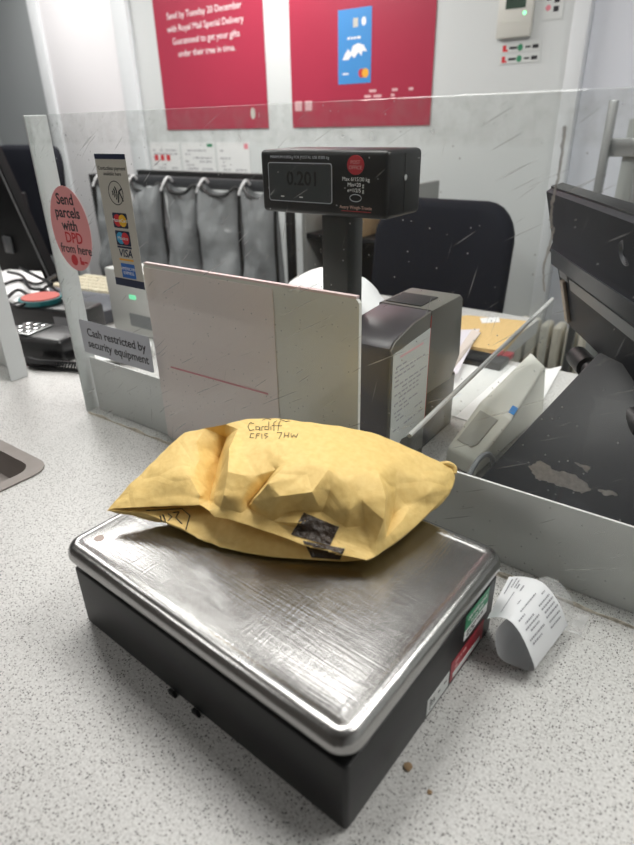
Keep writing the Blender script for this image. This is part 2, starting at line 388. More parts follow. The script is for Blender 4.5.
# unseen ceiling lights, the last an added front fill (diffuser housings for the lamps above)
for i, (px, py, sx, sy, pw) in enumerate(PANELS):
    r = empty('unseen_ceiling_light', (px, py, CEIL - 0.03), label='unseen square flush ceiling light panel ' + ['above the right end of the counter', 'directly over the large screen', 'over the neighbouring counter position', 'above the wall notices and left poster', 'nearest the pale door on the left', 'added unseen as front fill on the customer side'][i], cat='ceiling light')
    bm = bmesh.new()
    for q in ((-sx / 2 - .02, sx / 2 + .02, -sy / 2 - .02, -sy / 2), (-sx / 2 - .02, sx / 2 + .02, sy / 2, sy / 2 + .02), (-sx / 2 - .02, -sx / 2, -sy / 2, sy / 2), (sx / 2, sx / 2 + .02, -sy / 2, sy / 2)):
        box(bm, *q, 0.0, 0.03)
    fin('frame', bm, M_frame, r)
    boxo('diffuser', -sx / 2, sx / 2, -sy / 2, sy / 2, 0.006, 0.014, M_lamp, r)

# ------------------------------------------------------------------ posters on the back wall
def poster(x0, x1, z0, z1, label):
    r = empty('poster', ((x0 + x1) / 2, 1.8985, (z0 + z1) / 2), label=label, cat='poster', group='red posters on the back wall')
    flat('sheet', rect(-(x1 - x0) / 2, (x1 - x0) / 2, -(z1 - z0) / 2, (z1 - z0) / 2), 0.003, M_red, r, rot=UP)
    return r
p1 = poster(-1.815, -1.085, 0.488, 1.43, 'red poster with white Christmas posting lettering, left of the two')
text('lettering', 'Send by Tuesday 20 December\nwith Royal Mail Special Delivery\nGuaranteed to get your gifts\nunder their tree in time.', 0.0405, M_white, p1, (-0.015, -0.0035, -0.04), UP, space=1.35, off=0.0)
flat('emblem', ell(0.03, 0.05), 0.0006, M_beige, p1, (0.27, -0.0031, -0.405), UP)
p2 = poster(-0.935, -0.222, 0.488, 1.43, 'red poster with a blue payment card picture, right of the two')
crd = flat('card_picture', rect(-0.083, 0.083, -0.135, 0.135), 0.0008, mat('sky_blue_print', (0.06, 0.27, 0.62), 0.4), p2, (-0.012, -0.0031, -0.17), UP)
flat('chip', rect(-0.012, 0.012, -0.016, 0.016), 0.0004, M_beige, crd, (0.005, 0.085, 0.0008))
flat('mark', ell(0.022, 0.03), 0.0004, M_white, crd, (0.045, 0.087, 0.0008))
flat('mark', ell(0.034, 0.034), 0.0004, mat('card_red', (0.6, 0.05, 0.04), 0.4), crd, (0.038, -0.098, 0.0008))
flat('mark', ell(0.034, 0.034), 0.0004, M_orange, crd, (0.056, -0.098, 0.0010))
flat('map_print', [(-0.06, -0.045), (-0.045, -0.02), (-0.03, -0.005), (-0.02, -0.022), (-0.008, 0.004), (0.02, 0.012), (0.045, 0.004), (0.062, -0.02), (0.04, -0.018), (0.035, -0.035), (0.02, -0.02), (0.0, -0.04), (-0.015, -0.03), (-0.03, -0.045)], 0.0004, M_white, crd, (0.0, 0.0, 0.0008))
bars('lettering', [(-0.035, -0.022, 0.028, 0.036), (-0.018, -0.008, 0.028, 0.036), (-0.004, 0.008, 0.028, 0.036), (0.012, 0.03, 0.028, 0.036), (-0.06, -0.03, -0.1, -0.094)], M_white, crd, (0, 0, 0.0008), (0, 0, 0), 0.0004)
for k in (0, 1): flat('code_square', rect(-0.02, 0.02, -0.02, 0.02), 0.0006, mat('pale_red_print', (0.75, 0.45, 0.47), 0.5), p2, (-0.318 + k * 0.058, -0.0031, -0.382), UP)
bars('lettering', bounds_rows(0, 0.26, 0, 0.04, 2, 5), mat('pale_red_print', (0, 0, 0)), p2, (0.03, -0.0031, -0.365), UP)
for dx, dz in ((-0.33, 0.0), (0.33, 0.04)):
    pass

# notices under the first poster
NX = [(-1.98, -1.74), (-1.72, -1.47), (-1.45, -1.22)]
for i, (a, b) in enumerate(NX):
    z0, z1 = 0.20, 0.425
    r = empty('wall_notice', ((a + b) / 2, 1.8985, (z0 + z1) / 2), label=['white notice with red boxes and a pink foot under the left poster, leftmost', 'white notice with a small green mark under the left poster, middle', 'white notice with a pink corner mark under the left poster, rightmost'][i], cat='notice', group='notices under the left poster')
    hw, hh = (b - a) / 2, (z1 - z0) / 2
    flat('sheet', rect(-hw, hw, -hh, hh), 0.002, M_paper, r, rot=UP)
    bars('lettering', bounds_rows(-hw * .85, hw * .85, -hh * .55, hh * .75, 8, 20 + i, 0.4), mat('grey_ink', (0.35, 0.35, 0.38), 0.6), r, (0, -0.0021, 0), UP)
    if i < 2: flat('pink_footer', rect(-hw, hw, -hh, -hh * .72), 0.0006, mat('pink_print', (0.75, 0.25, 0.30), 0.5), r, (0, -0.0021, 0), UP)
    if i == 0: bars('symbol', [(-0.09, -0.06, 0.02, 0.05), (-0.04, -0.01, 0.02, 0.05), (0.01, 0.04, 0.02, 0.05)], M_redink, r, (0, -0.0028, 0), UP)
    if i == 2:
        bars('symbol', [(hw - 0.035, hw - 0.008, hh - 0.03, hh - 0.005)], mat('pink_print', (0, 0, 0)), r, (0, -0.0028, 0), UP)
        bars('symbol', [(hw - 0.06, hw - 0.01, -hh * .8, -hh * .45)], mat('blue_grey_print', (0.2, 0.25, 0.45), 0.5), r, (0, -0.0028, 0), UP)
    if i == 1: bars('symbol', [(hw - 0.05, hw - 0.01, hh - 0.02, hh - 0.005)], M_green, r, (0, -0.0028, 0), UP)

# thermostat and its labels
r = empty('thermostat', (0.093, 1.8985, 0.84), label='white wall thermostat with a dark green display', cat='thermostat')
boxo('housing', -0.063, 0.063, -0.022, 0, -0.075, 0.085, mat('off_white_plastic', (0.66, 0.65, 0.60), 0.4), r, bev=0.005)
boxo('display', -0.035, 0.037, -0.0235, -0.021, 0.012, 0.062, mat('green_lcd', (0.045, 0.075, 0.055), 0.2), r)
flat('indicator_light', ell(0.012, 0.012), 0.001, mat('green_led', (0.2, 0.8, 0.4), 0.4, emit=(0.3, 1, 0.5), estr=1.5), r, (0.036, -0.022, -0.004), UP)
for k in range(3): flat('button', rrect(0.018, 0.008, 0.002), 0.001, M_ltgrey, r, (-0.036 + 0.026 * k, -0.022, -0.025), UP)
for j, zz in enumerate((0.735, 0.70)):
    r = empty('wall_label', (0.12, 1.8985, zz), label='white strip label with red and green figures, ' + ['directly under the thermostat', 'lower one under the thermostat'][j], cat='label', group='labels under the thermostat')
    flat('strip', rect(-0.075, 0.075, -0.014, 0.014), 0.001, mat('white_label', (0.66, 0.68, 0.67), 0.5), r, rot=UP)
    bars('red_mark', [(-0.065, -0.052, -0.01, 0.01), (-0.052, -0.045, -0.01, -0.004)], M_redink, r, (0, -0.0011, 0), UP)
    bars('lettering', [(-0.04, -0.012, -0.004, 0.004), (0.018, 0.038, -0.003, 0.003), (0.044, 0.066, -0.006, 0.006)], M_ink, r, (0, -0.0011, 0), UP)
    flat('green_mark', ell(0.02, 0.022), 0.0004, M_green, r, (0.0, -0.0011, 0), UP)
r = empty('wall_label', (0.215, 1.8985, 0.84), label='small label with a pink dot beside the thermostat', cat='label')
flat('strip', rect(-0.03, 0.04, -0.03, 0.05), 0.001, mat('white_label', (0, 0, 0)), r, rot=UP)
flat('pink_dot', ell(0.018, 0.018), 0.0004, mat('pink_print', (0, 0, 0)), r, (-0.012, -0.0011, 0.005), UP)
bars('symbol', [(0.006, 0.024, -0.008, 0.008), (0.006, 0.024, 0.018, 0.034), (-0.02, -0.004, 0.026, 0.032)], M_ink, r, (0, -0.0011, 0), UP)

# radiator
r = empty('radiator', (0.62, 1.83, -0.62), label='cream column radiator on the back wall below the thermostat', cat='radiator')
for i in range(14):
    bm = bmesh.new(); box(bm, -0.35 + i * 0.05, -0.35 + i * 0.05 + 0.036, -0.045, 0.045, -0.18, 0.39, 0.014, 3)
    fin('column', bm, M_cream, r)
boxo('valve_pipe', -0.36, 0.36, -0.012, 0.012, -0.16, -0.13, M_cream, r, bev=0.003)
for x in (-0.3, 0.3): tubeo('pipe', [(x, 0, -0.33), (x, 0, -0.12)], 0.009, M_cream, r)

# metal cage uprights on the right
r = empty('roll_cage', (0.6, 1.5, FL), label='tall galvanised metal roll cage behind the right-hand monitor', cat='roll cage')
tops = 0.546 - FL
for k, x in enumerate((-0.045, 0.06, 0.165, 0.27)):
    boxo('upright', x - 0.012 + (-.0 if k else 0), x + 0.012, -0.012, 0.012, 0.03, tops - (0 if k == 0 else 0.06), M_metal, r, bev=0.003)
for zz in (tops - 0.10, tops - 0.5, 0.4): boxo('rail', -0.06, 0.28, 0.012, 0.03, zz - 0.05, zz, M_metal, r, bev=0.003)
boxo('side_panel', 0.0, 0.25, 0.03, 0.034, 0.3, tops - 0.05, mat('dull_metal_sheet', (0.45, 0.47, 0.46), 0.5, metal=0.3), r)
boxo('base', -0.08, 0.30, -0.05, 0.5, 0.06, 0.1, M_metal, r, bev=0.004)
for k, (x, y) in enumerate(((-0.05, 0.0), (0.27, 0.0), (-0.05, 0.33), (0.27, 0.33))):
    prismo('caster', ell(0.07, 0.07, 16, y, 0.036), x - 0.012, x + 0.012, 'x', M_black, r)

# sack rack with hanging grey sacks
RX0, RX1, RY, RZ = -1.73, -0.50, 1.30, 0.285
r = empty('sack_rack', (0, 0, 0), label='black metal rack with a horizontal rail carrying the grey sacks', cat='rack')
boxo('rail', RX0, RX1, RY + 0.02, RY + 0.035, RZ - 0.022, RZ + 0.022, mat('dark_rail', (0.05, 0.052, 0.058), 0.5), r, bev=0.004)
boxo('rear_rail', RX0, RX1, RY + 0.30, RY + 0.33, RZ - 0.02, RZ + 0.02, M_blackm, r, bev=0.004)
for x in (RX0, RX1):
    for y in (RY + 0.005, RY + 0.30): boxo('upright', x - 0.03, x, y, y + 0.03, FL, RZ + 0.02, M_blackm, r, bev=0.003)
SX = [(-1.68, -1.44), (-1.43, -1.20), (-1.19, -0.98), (-0.97, -0.74), (-0.73, -0.55)]
SL = ['at the far left end of the rail', 'second from the left on the rail', 'in the middle of the rail', 'second from the right on the rail', 'at the rail end nearest the display']
for i, (a, b) in enumerate(SX):
    r = empty('mail_sack', ((a + b) / 2, RY, RZ), label='crumpled grey polythene mail sack hanging ' + SL[i], cat='sack', group='grey sacks on the rack')
    bm = bmesh.new(); NXs, NZs = 26, 40; hw = (b - a) / 2; H = 0.95
    grid = {}
    for side in (0, 1):
        for ix in range(NXs + 1):
            for iz in range(NZs + 1):
                if side == 1 and ix in (0, NXs): grid[1, ix, iz] = grid[0, ix, iz]; continue
                s = ix / NXs * 2 - 1; t = iz / NZs
                bulge = 0.10 * (1 - s * s) ** 0.5 * (0.3 + min(1, t * 2.5) * 0.8) * (1 - 0.35 * t)
                sag = 0.03 * (1 - s * s) * math.exp(-t * 12)
                x = s * hw * (0.96 - 0.08 * math.sin(PI * min(1, t * 3)) )
                nz = noise.noise(Vector((x * 7 + i * 5, t * 4, side * 9))) * 0.028 + noise.ridged_multi_fractal(Vector((x * 9 + i * 3 + t * 2, t * 5, i)), 1, 2, 3, 1, 2) * 0.010
                y = (-bulge - nz * 1.6) if side == 0 else bulge * 0.5 * max(0, min(1, (t - 0.06) * 8)) + 0.008
                grid[side, ix, iz] = bm.verts.new((x, y + 0.0, 0.0 - sag - t * H + noise.noise(Vector((x * 14, i, 0))) * 0.012 * (1 - t)))
    for side in (0, 1):
        for ix in range(NXs):
            for iz in range(NZs):
                bm.faces.new((grid[side, ix, iz], grid[side, ix + 1, iz], grid[side, ix + 1, iz + 1], grid[side, ix, iz + 1]))
    fin('sack_body', bm, M_sack, r, angle=60)
    bm = bmesh.new(); tube(bm, spline([(-hw * 0.92, -0.012, 0.004), (-hw * .3, -0.05, -0.03), (hw * 0.5, -0.05, -0.035), (hw * 0.94, -0.02, -0.01), (hw * 0.97, -0.03, -0.18), (hw * 1.0, -0.03, -0.40)], 5), 0.007, 6)
    fin('drawcord', bm, M_blackm, r)
    for s in (-1,):
        bm = bmesh.new(); tube(bm, spline([(s * hw * 0.80, 0.015, 0.005), (s * hw * 0.80, -0.005, 0.022), (s * hw * 0.84, -0.03, 0.0), (s * hw * 0.90, -0.045, -0.03)], 4), 0.006, 6)
        fin('hook', bm, mat('white_hook_plastic', (0.65, 0.65, 0.66), 0.4), r)

# shelf unit with a small brown parcel, seen under the scale display
r = empty('shelf_unit', (0.0, 0.0, 0.0), label='dark shelf unit behind the counter, seen under the scale display', cat='shelf')
for (za, zb) in ((0.095, 0.115), (-0.2, -0.18), (-0.55, -0.53)): boxo('shelf', -0.47, -0.07, 1.36, 1.66, za, zb, M_blackb, r, bev=0.002)
for x in (-0.49, -0.07): boxo('side_panel', x, x + 0.02, 1.36, 1.66, FL, 0.30, mat('grey_rack_metal', (0.25, 0.25, 0.24), 0.5), r, bev=0.002)
boxo('back_panel', -0.47, -0.07, 1.655, 1.66, FL, 0.27, M_blackb, r)
q = W(280, 235, 1.40)
tag(boxo('brown_parcel', -0.40, -0.22, 1.38, 1.55, 0.1155, 0.215, M_brownbox, bev=0.003), 'small brown cardboard parcel on the dark shelf', 'parcel')

# ------------------------------------------------------------------ office chairs
def chair(x, y, rz, label, hb, wd=0.47, dz=0.0, tilt=0.12):
    r = empty('office_chair', (x, y, FL), (0, 0, rz), label=label, cat='chair')
    top = hb
    bm = bmesh.new(); n = 10
    # rounded back pad, slightly curved about the sitter; sitter faces +y in local frame (towards the desk at -y is the reverse)
    prof = []
    hgt = 0.50
    outl = rrect(wd, hgt, 0.11, 6)
    def sup(px, pz): return 0.05 * (px / (wd / 2)) ** 2
    rings = []
    for (sc, dy) in ((0.90, -0.035), (0.97, -0.028), (1.0, -0.008), (1.0, 0.010), (0.97, 0.028), (0.90, 0.035)):
        rings.append([bm.verts.new((px * sc, dy - sup(px, 0) + (pz) * tilt, top - hgt / 2 + pz * sc)) for (px, pz) in outl])
    for A, B in zip(rings, rings[1:]):
        for k in range(len(A)): bm.faces.new((A[k], A[(k + 1) % len(A)], B[(k + 1) % len(A)], B[k]))
    for R_, s in ((rings[0], 1), (rings[-1], -1)):
        # concentric fill so the pad stays curved
        prev = R_
        for sc in (0.66, 0.33):
            base = 0.9
            cur = [bm.verts.new((px * base * sc, (-0.035 if s == 1 else 0.035) * 1.15 - sup(px * sc, 0) + pz * sc * tilt, top - hgt / 2 + pz * base * sc)) for (px, pz) in outl]
            for k in range(len(cur)): bm.faces.new((prev[k], prev[(k + 1) % len(cur)], cur[(k + 1) % len(cur)], cur[k]))
            prev = cur
        bm.faces.new(prev)
    fin('backrest', bm, M_chair, r, angle=60)
    boxo('seat', -0.24, 0.24, -0.46, 0.02, 0.44, 0.52, M_chair, r, bev=0.03, seg=3)
    bm = bmesh.new(); tube(bm, spline([(0, -0.2, 0.43), (0, 0.06, 0.42), (0, 0.09, 0.6), (0, 0.065 - 0.0, top - 0.30)], 5), 0.02, 8); fin('back_support', bm, M_blackm, r)
    bm = bmesh.new(); tube(bm, [(0, -0.22, 0.08), (0, -0.22, 0.44)], 0.028, 12); fin('gas_stem', bm, M_blackm, r)
    for k in range(5):
        a = 2 * PI * k / 5 + 0.3
        bm = bmesh.new(); tube(bm, [(0.02 * math.cos(a), -0.22 + 0.02 * math.sin(a), 0.10), (0.28 * math.cos(a), -0.22 + 0.28 * math.sin(a), 0.065)], [0.022, 0.014], 8); lg = fin('leg', bm, M_blackm, r)
        prismo('caster', ell(0.05, 0.05, 14, -0.22 + 0.28 * math.sin(a), 0.026), 0.28 * math.cos(a) - 0.012, 0.28 * math.cos(a) + 0.012, 'x', M_black, lg)
    return r
chair(0.165, 1.27, 0.0, 'dark navy office chair with rounded back, in the middle behind the counter', 0.278 - FL, 0.47)
chair(-1.98, 1.14, 0.0, 'dark office chair at the far left, partly behind the screen edge', 0.44 - FL, 0.60)

# ------------------------------------------------------------------ counter
CF0, CF1 = -0.62, 1.08
bm = bmesh.new()
HX0, HX1, HY0, HY1 = -0.34, 0.120, -0.38, -0.180
TH = -0.04
box(bm, -1.9, HX0, CF0, 0.72, TH, 0); box(bm, HX1, 1.9, CF0, 0.72, TH, 0)
box(bm, HX0, HX1, CF0, HY0, TH, 0); box(bm, HX0, HX1, HY1, 0.72, TH, 0)
box(bm, -0.15, 0.55, 0.72, CF1, TH, 0)
ct = fin('counter_worktop', bm, M_lam, smooth=False); tag(ct, 'long pale speckled laminate counter worktop running under the screens', 'counter')
bs = empty('base_cabinet', (0, 0, FL), label='plain grey panelled cabinet base under the speckled worktop', cat='cabinet')
boxo('front_panel', -1.9, 1.9, -0.36, -0.34, 0, 0.95 + TH, M_grey, bs)
boxo('support_panel', -1.88, -1.86, -0.338, 0.7, 0, 0.95 + TH, M_grey, bs)
boxo('support_panel', 1.86, 1.88, -0.338, 0.7, 0, 0.95 + TH, M_grey, bs)

# steel cash tray sunk in the worktop
tr = empty('cash_tray', (0, 0, 0), label='sunken steel cash tray with a rounded rim at the left edge of the counter', cat='tray')
bm = bmesh.new()
o_ = rrect(0.497, 0.25, 0.035, 6, -0.1115, -0.288); i_ = rrect(0.455, 0.205, 0.028, 6, -0.1115, -0.288); f_ = rrect(0.43, 0.18, 0.02, 6, -0.1115, -0.288)
loops = []
for pts, zz in ((o_, 0.0003), (o_, 0.003), (i_, 0.004), (i_, 0.001), (f_, -0.034)):
    loops.append([bm.verts.new((p[0], p[1], zz)) for p in pts])
for A, B in zip(loops, loops[1:]):
    for k in range(len(A)): bm.faces.new((A[k], A[(k + 1) % len(A)], B[(k + 1) % len(A)], B[k]))
bm.faces.new(loops[-1])
for f in bm.faces: pass
fin('bowl', bm, M_traymetal, tr, angle=40)

# screens: clear scratched sheets with frosted end strip
def screen(x0, x1, label, strip_x):
    r = empty('protective_screen', (0, 0, 0), label=label, cat='screen')
    boxo('clear_sheet', x0, x1, 0.0, 0.010, 0.0005, 0.522, M_acr, r, bev=0.0012, seg=1)
    boxo('edge_strip', strip_x, strip_x + 0.004, -0.0002, 0.040, 0.0005, 0.5222, mat('frosted_edge_strip', (0.55, 0.57, 0.57), 0.35), r, bev=0.001, seg=1)
    return r
scr = screen(0.0, 1.75, 'large clear scratched plastic screen carrying the stickers behind the scale', -0.0045)
scr2 = screen(-1.7, -0.285, 'clear plastic screen of the neighbouring position at the far left', -0.2848)
# sealant along the foot of the screen, with a dark gap line
bm = bmesh.new(); NB = 160
prev = None
for k in range(NB + 1):
    x = 0.005 + (1.74 - 0.005) * k / NB
    a = 0.0015 + 0.003 * max(0, noise.noise(Vector((x * 22, 0, 3)))); h = 0.002 + 0.008 * max(0, noise.noise(Vector((x * 30, 2, 0))) + 0.25)
    cur = [bm.verts.new((x, -a - 0.001, 0.0004)), bm.verts.new((x, -0.0012, h)), bm.verts.new((x, -0.0006, h)), bm.verts.new((x, -0.0006, 0.0004))]
    if prev:
        for i in range(4): bm.faces.new((prev[i], cur[i], cur[(i + 1) % 4], prev[(i + 1) % 4]))
    prev = cur
so = fin('sealant_bead', bm, M_caulk, scr)
# residue left by removed tape: a ragged vertical run and a scuffed patch
def residue(pts, m, wid, seed):
    bm = bmesh.new(); P = spline(pts, 14); L_, R_ = [], []
    for k, p in enumerate(P):
        wv = wid * (0.45 + 0.9 * abs(noise.noise(Vector((k * 0.37, seed, 0))))) * (0.3 if k in (0, len(P) - 1) else 1)
        j = noise.noise(Vector((k * 0.5, seed + 7, 0))) * wid * 0.5
        L_.append(bm.verts.new((p.x - wv + j, -0.0007, p.z))); R_.append(bm.verts.new((p.x + wv + j, -0.0007, p.z)))
    for k in range(len(P) - 1): bm.faces.new((L_[k], R_[k], R_[k + 1], L_[k + 1]))
    return fin('tape_residue', bm, m, scr, smooth=False)
M_res = mat('dried_tape_residue', (0.55, 0.53, 0.51), 0.6, var=0.4, vscale=220, alpha=0.75)
residue([(0.834, 0, 0.495), (0.835, 0, 0.46), (0.833, 0, 0.43), (0.836, 0, 0.41)], M_res, 0.0022, 1)
residue([(0.838, 0, 0.412), (0.836, 0, 0.39), (0.834, 0, 0.375), (0.838, 0, 0.352)], M_res, 0.0018, 4)
for (pts, dy) in (([(528, 466), (540, 461), (556, 470), (575, 474), (592, 489), (583, 494), (562, 486), (545, 482), (534, 476)], 0), ([(598, 489), (612, 491), (618, 495), (604, 495)], 0), ([(574, 462), (590, 467), (588, 472)], 0) ):
    bm = bmesh.new(); ring = []
    n_ = len(pts)
    for k in range(n_):
        a, b = pts[k], pts[(k + 1) % n_]
        for j in range(5):
            t = j / 5; x = a[0] + (b[0] - a[0]) * t + noise.noise(Vector((k * 3.1, j * 1.7, 0))) * 4; y = a[1] + (b[1] - a[1]) * t + noise.noise(Vector((k * 3.1, j * 1.7, 5))) * 3
            q = W(x, y, -0.0007); ring.append(bm.verts.new((q.x, -0.0007, q.z)))
    bm.faces.new(ring); bmesh.ops.triangulate(bm, faces=bm.faces)
    fin('tape_residue', bm, M_res, scr, smooth=False)

# low upstand boxes behind the screens
tag(boxo('counter_upstand', 0.006, 1.74, 0.022, 0.026, 0.0, 0.111, M_up, bev=0.002), 'low plain white upstand running behind the foot of the large screen', 'upstand')
tag(boxo('counter_upstand', -1.7, -0.292, 0.0435, 0.0475, 0.0, 0.110, M_up, bev=0.002), 'low white upstand behind the neighbouring screen at far left', 'upstand')
# milky panel with a pink reflection put on it as a coloured plate, leaning against the back of the screen
pn = empty('privacy_panel', (0, 0, 0), label='milky cream acrylic panel standing between the screen and the printer', cat='panel')
flat('sheet', rrect(0.400, 0.309, 0.008, 4, 0.420, 0.156), 0.006, M_panel, pn, (0, 0.020, 0), UP)
flat('painted_pink_reflection', rrect(0.263, 0.300, 0.004, 3, 0.353, 0.156), 0.0012, M_pinkrefl, pn, (0, 0.0138, 0), UP)
q0, q1 = W(171, 367, 0.0122), W(268, 394, 0.0122)
bm = bmesh.new(); tube(bm, [(q0.x, 0.0122, q0.z), (q1.x, 0.0122, q1.z)], 0.0014, 6); fin('pink_strip', bm, mat('hot_pink_line', (0.72, 0.30, 0.34), 0.4), pn)  # thin pink line across the pink area
boxo('top_trim', 0.224, 0.616, 0.0135, 0.0205, 0.3105, 0.3135, mat('pale_pink_edge', (0.78, 0.62, 0.62), 0.3), pn)

# ------------------------------------------------------------------ stickers on the screen
st = empty('oval_sticker', (0.0, -0.0008, 0.0), label='pink oval parcel sticker on the left end of the screen', cat='sticker')
cx_, cz_ = 0.068, 0.353
flat('vinyl', ell(0.106, 0.135, 40, cx_, cz_), 0.0004, M_pink, st, rot=UP)
text('lettering', 'Send\nparcels\nwith', 0.024, M_ink, st, (cx_ - 0.001, -0.0005, cz_ + 0.026), UP, space=0.85, off=0.0004)
text('lettering', 'DPD', 0.024, M_redink, st, (cx_ + 0.004, -0.0005, cz_ - 0.014), UP, off=0.0004)
text('lettering', 'from here', 0.021, M_ink, st, (cx_ + 0.004, -0.0005, cz_ - 0.032), UP, off=0.0002)
flat('red_mark', ell(0.018, 0.018, 20, cx_ - 0.006, cz_ - 0.050), 0.0002, M_redink, st, (0, -0.0004, 0), UP)
bars('red_mark', [(cx_ + 0.010, cx_ + 0.014, cz_ - 0.056, cz_ - 0.044), (cx_ + 0.014, cx_ + 0.020, cz_ - 0.056, cz_ - 0.050), (cx_ + 0.021, cx_ + 0.030, cz_ - 0.053, cz_ - 0.050)], M_redink, st, (0, -0.0004, 0), UP)

st = empty('card_sticker', (0.0, -0.0008, 0.0), label='tall beige sticker showing accepted bank card marks on the screen', cat='sticker')
flat('vinyl', rect(0.166, 0.237, 0.275, 0.468), 0.0004, M_beige, st, rot=UP)
flat('header_band', rect(0.166, 0.237, 0.461, 0.468), 0.0002, M_navy, st, (0, -0.0004, 0), UP)
flat('footer_band', rect(0.166, 0.237, 0.275, 0.287), 0.0002, M_navy, st, (0, -0.0004, 0), UP)
text('lettering', 'Contactless payment\navailable here', 0.0075, M_ink, st, (0.2015, -0.0005, 0.445), UP)
def ring_pts(cx, cz, r, n=28): return [(cx + r * math.cos(2 * PI * k / n), 0, cz + r * math.sin(2 * PI * k / n)) for k in range(n)]
def arcs(cx, cz, r0, k_, a0, a1):
    out = []
    for i in range(k_):
        rr = r0 * (i + 1); out.append([(cx + rr * math.cos(math.radians(a0 + (a1 - a0) * t / 8)), 0, cz + rr * math.sin(math.radians(a0 + (a1 - a0) * t / 8))) for t in range(9)])
    return out
bm = bmesh.new(); tube(bm, ring_pts(0.203, 0.415, 0.0165), 0.0006, 4, True)
for a in arcs(0.192, 0.415, 0.0045, 3, -40, 40): tube(bm, a, 0.0011, 4)
tube(bm, [(0.206, 0, 0.402), (0.211, 0, 0.418), (0.217, 0, 0.421)], 0.0012, 4); tube(bm, [(0.211, 0, 0.418), (0.218, 0, 0.404)], 0.001, 4)
fin('contactless_symbol', bm, M_ink, st, (0, -0.0005, 0))
def cardmark(zc, c1, c2, c3, word):
    c = flat('card_mark', rrect(0.034, 0.022, 0.002, 3, 0.203, zc), 0.0003, c1, st, (0, -0.0004, 0), UP)
    flat('disc', ell(0.018, 0.018, 20, 0.197, zc), 0.0002, c2, c, (0, 0, 0.0003))
    flat('disc', ell(0.018, 0.018, 20, 0.209, zc), 0.0002, c3, c, (0, 0, 0.0004))
    text('lettering', word, 0.0072, M_white, c, (0.203, zc, 0.00075))
cardmark(0.376, M_navy, M_redink, mat('amber_print', (0.85, 0.5, 0.03), 0.5), 'MasterCard')
cardmark(0.350, M_navy, mat('cyan_print', (0.05, 0.35, 0.6), 0.5), M_redink, 'Maestro')
c = flat('card_mark', rect(0.186, 0.220, 0.3165, 0.3375), 0.0003, M_beige, st, (0, -0.0004, 0), UP)
bars('stripe', [(0.186, 0.220, 0.335, 0.338)], M_navy, c, (0, 0, 0.0003), (0, 0, 0)); bars('stripe', [(0.186, 0.220, 0.316, 0.319)], M_orange, c, (0, 0, 0.0003), (0, 0, 0))
text('lettering', 'VISA', 0.0165, M_navy, c, (0.203, 0.327, 0.00045), off=0.0003, shear=0.2)
c = flat('card_mark', rect(0.187, 0.220, 0.289, 0.3115), 0.0003, mat('amex_blue', (0.02, 0.14, 0.50), 0.5), st, (0, -0.0004, 0), UP)
text('lettering', 'AMERICAN\nEXPRESS', 0.0068, M_white, c, (0.2035, 0.300, 0.00035))

st = empty('cash_notice', (0.0, -0.0008, 0.0), label='grey landscape label about restricted cash low on the screen', cat='label')
flat('vinyl', rrect(0.192, 0.063, 0.004, 4, 0.132, 0.165), 0.0005, M_silver, st, rot=UP)
text('lettering', 'Cash restricted by\nsecurity equipment', 0.0215, M_ink, st, (0.135, -0.0006, 0.164), UP, space=1.0, off=0.0003)

# ------------------------------------------------------------------ scale display on its pole
dsp = empty('scale_display', (0.4995, 0.15, 0.0), label='black scale display head on a square pole behind the screen', cat='scale display')
boxo('pole', -0.023, 0.023, -0.012, 0.03, 0.004, 0.395, mat('pole_plastic', (0.035, 0.038, 0.038), 0.3), dsp, bev=0.004)
boxo('foot', -0.06, 0.028, -0.05, 0.07, 0.0, 0.012, M_blackm, dsp, bev=0.003)
hd = boxo('head', -0.113, 0.098, -0.035, 0.058, 0.387, 0.470, M_blackb, dsp, bev=0.007, seg=3)
FY = -0.0353
boxo('seam', 0.0982, 0.0986, 0.008, 0.010, 0.392, 0.465, M_black, hd)
fr_ = flat('window_frame', rrect(0.110, 0.051, 0.004, 4), 0.0006, M_silver, hd, (-0.042, FY, 0.4285), UP)
flat('display_window', rrect(0.1075, 0.0485, 0.003, 4), 0.0006, M_lcd, hd, (-0.042, FY - 0.0004, 0.4285), UP)
text('digits', '0.201', 0.025, mat('lcd_digit', (0.004, 0.005, 0.006), 0.6), hd, (-0.036, FY - 0.0011, 0.433), UP, off=0.0005)
bars('digits', [(-0.025, -0.019, -0.0005, 0.001), (0.008, 0.014, -0.0005, 0.001)], M_white, hd, (-0.050, FY - 0.0011, 0.4095), UP)
text('lettering', 'MINIMUM 0.005kg FOR POSTAL USE 0.005 kg', 0.0052, M_silver, hd, (-0.042, FY, 0.4605), UP)
bt = flat('tare_button', ell(0.0255, 0.0235), 0.0012, mat('badge_red', (0.50, 0.03, 0.045), 0.4), hd, (0.050, FY, 0.4525), UP)
text('lettering', 'POST\nOFFICE', 0.0062, mat('pale_pink_print', (0.7, 0.35, 0.35), 0.5), hd, (0.050, FY - 0.0014, 0.4525), UP)
text('lettering', 'Max 6/15/30 kg\nMin=20 g\ne=1/2/5 g', 0.0068, M_white, hd, (0.050, FY, 0.4285), UP)
bm = bmesh.new(); tube(bm, [(0.009 * math.cos(2 * PI * k / 20) * (1 if True else 1), 0, 0.0045 * math.sin(2 * PI * k / 20)) for k in range(20)], 0.0005, 4, True); fin('oval_mark', bm, M_silver, hd, (0.050, FY, 0.4125))
text('lettering', 'Avery Weigh-Tronix', 0.0060, mat('peach_print', (0.7, 0.45, 0.38), 0.5), hd, (0.050, FY, 0.4005), UP)
bars('underline', [(-0.022, 0.024, 0, 0.0006)], M_redink, hd, (0.050, FY, 0.3955), UP)
bm = bmesh.new(); tube(bm, [(0.0975, 0.008, 0.436), (0.1, 0.008, 0.436)], 0.004, 12); fin('screw', bm, M_chrome, hd)

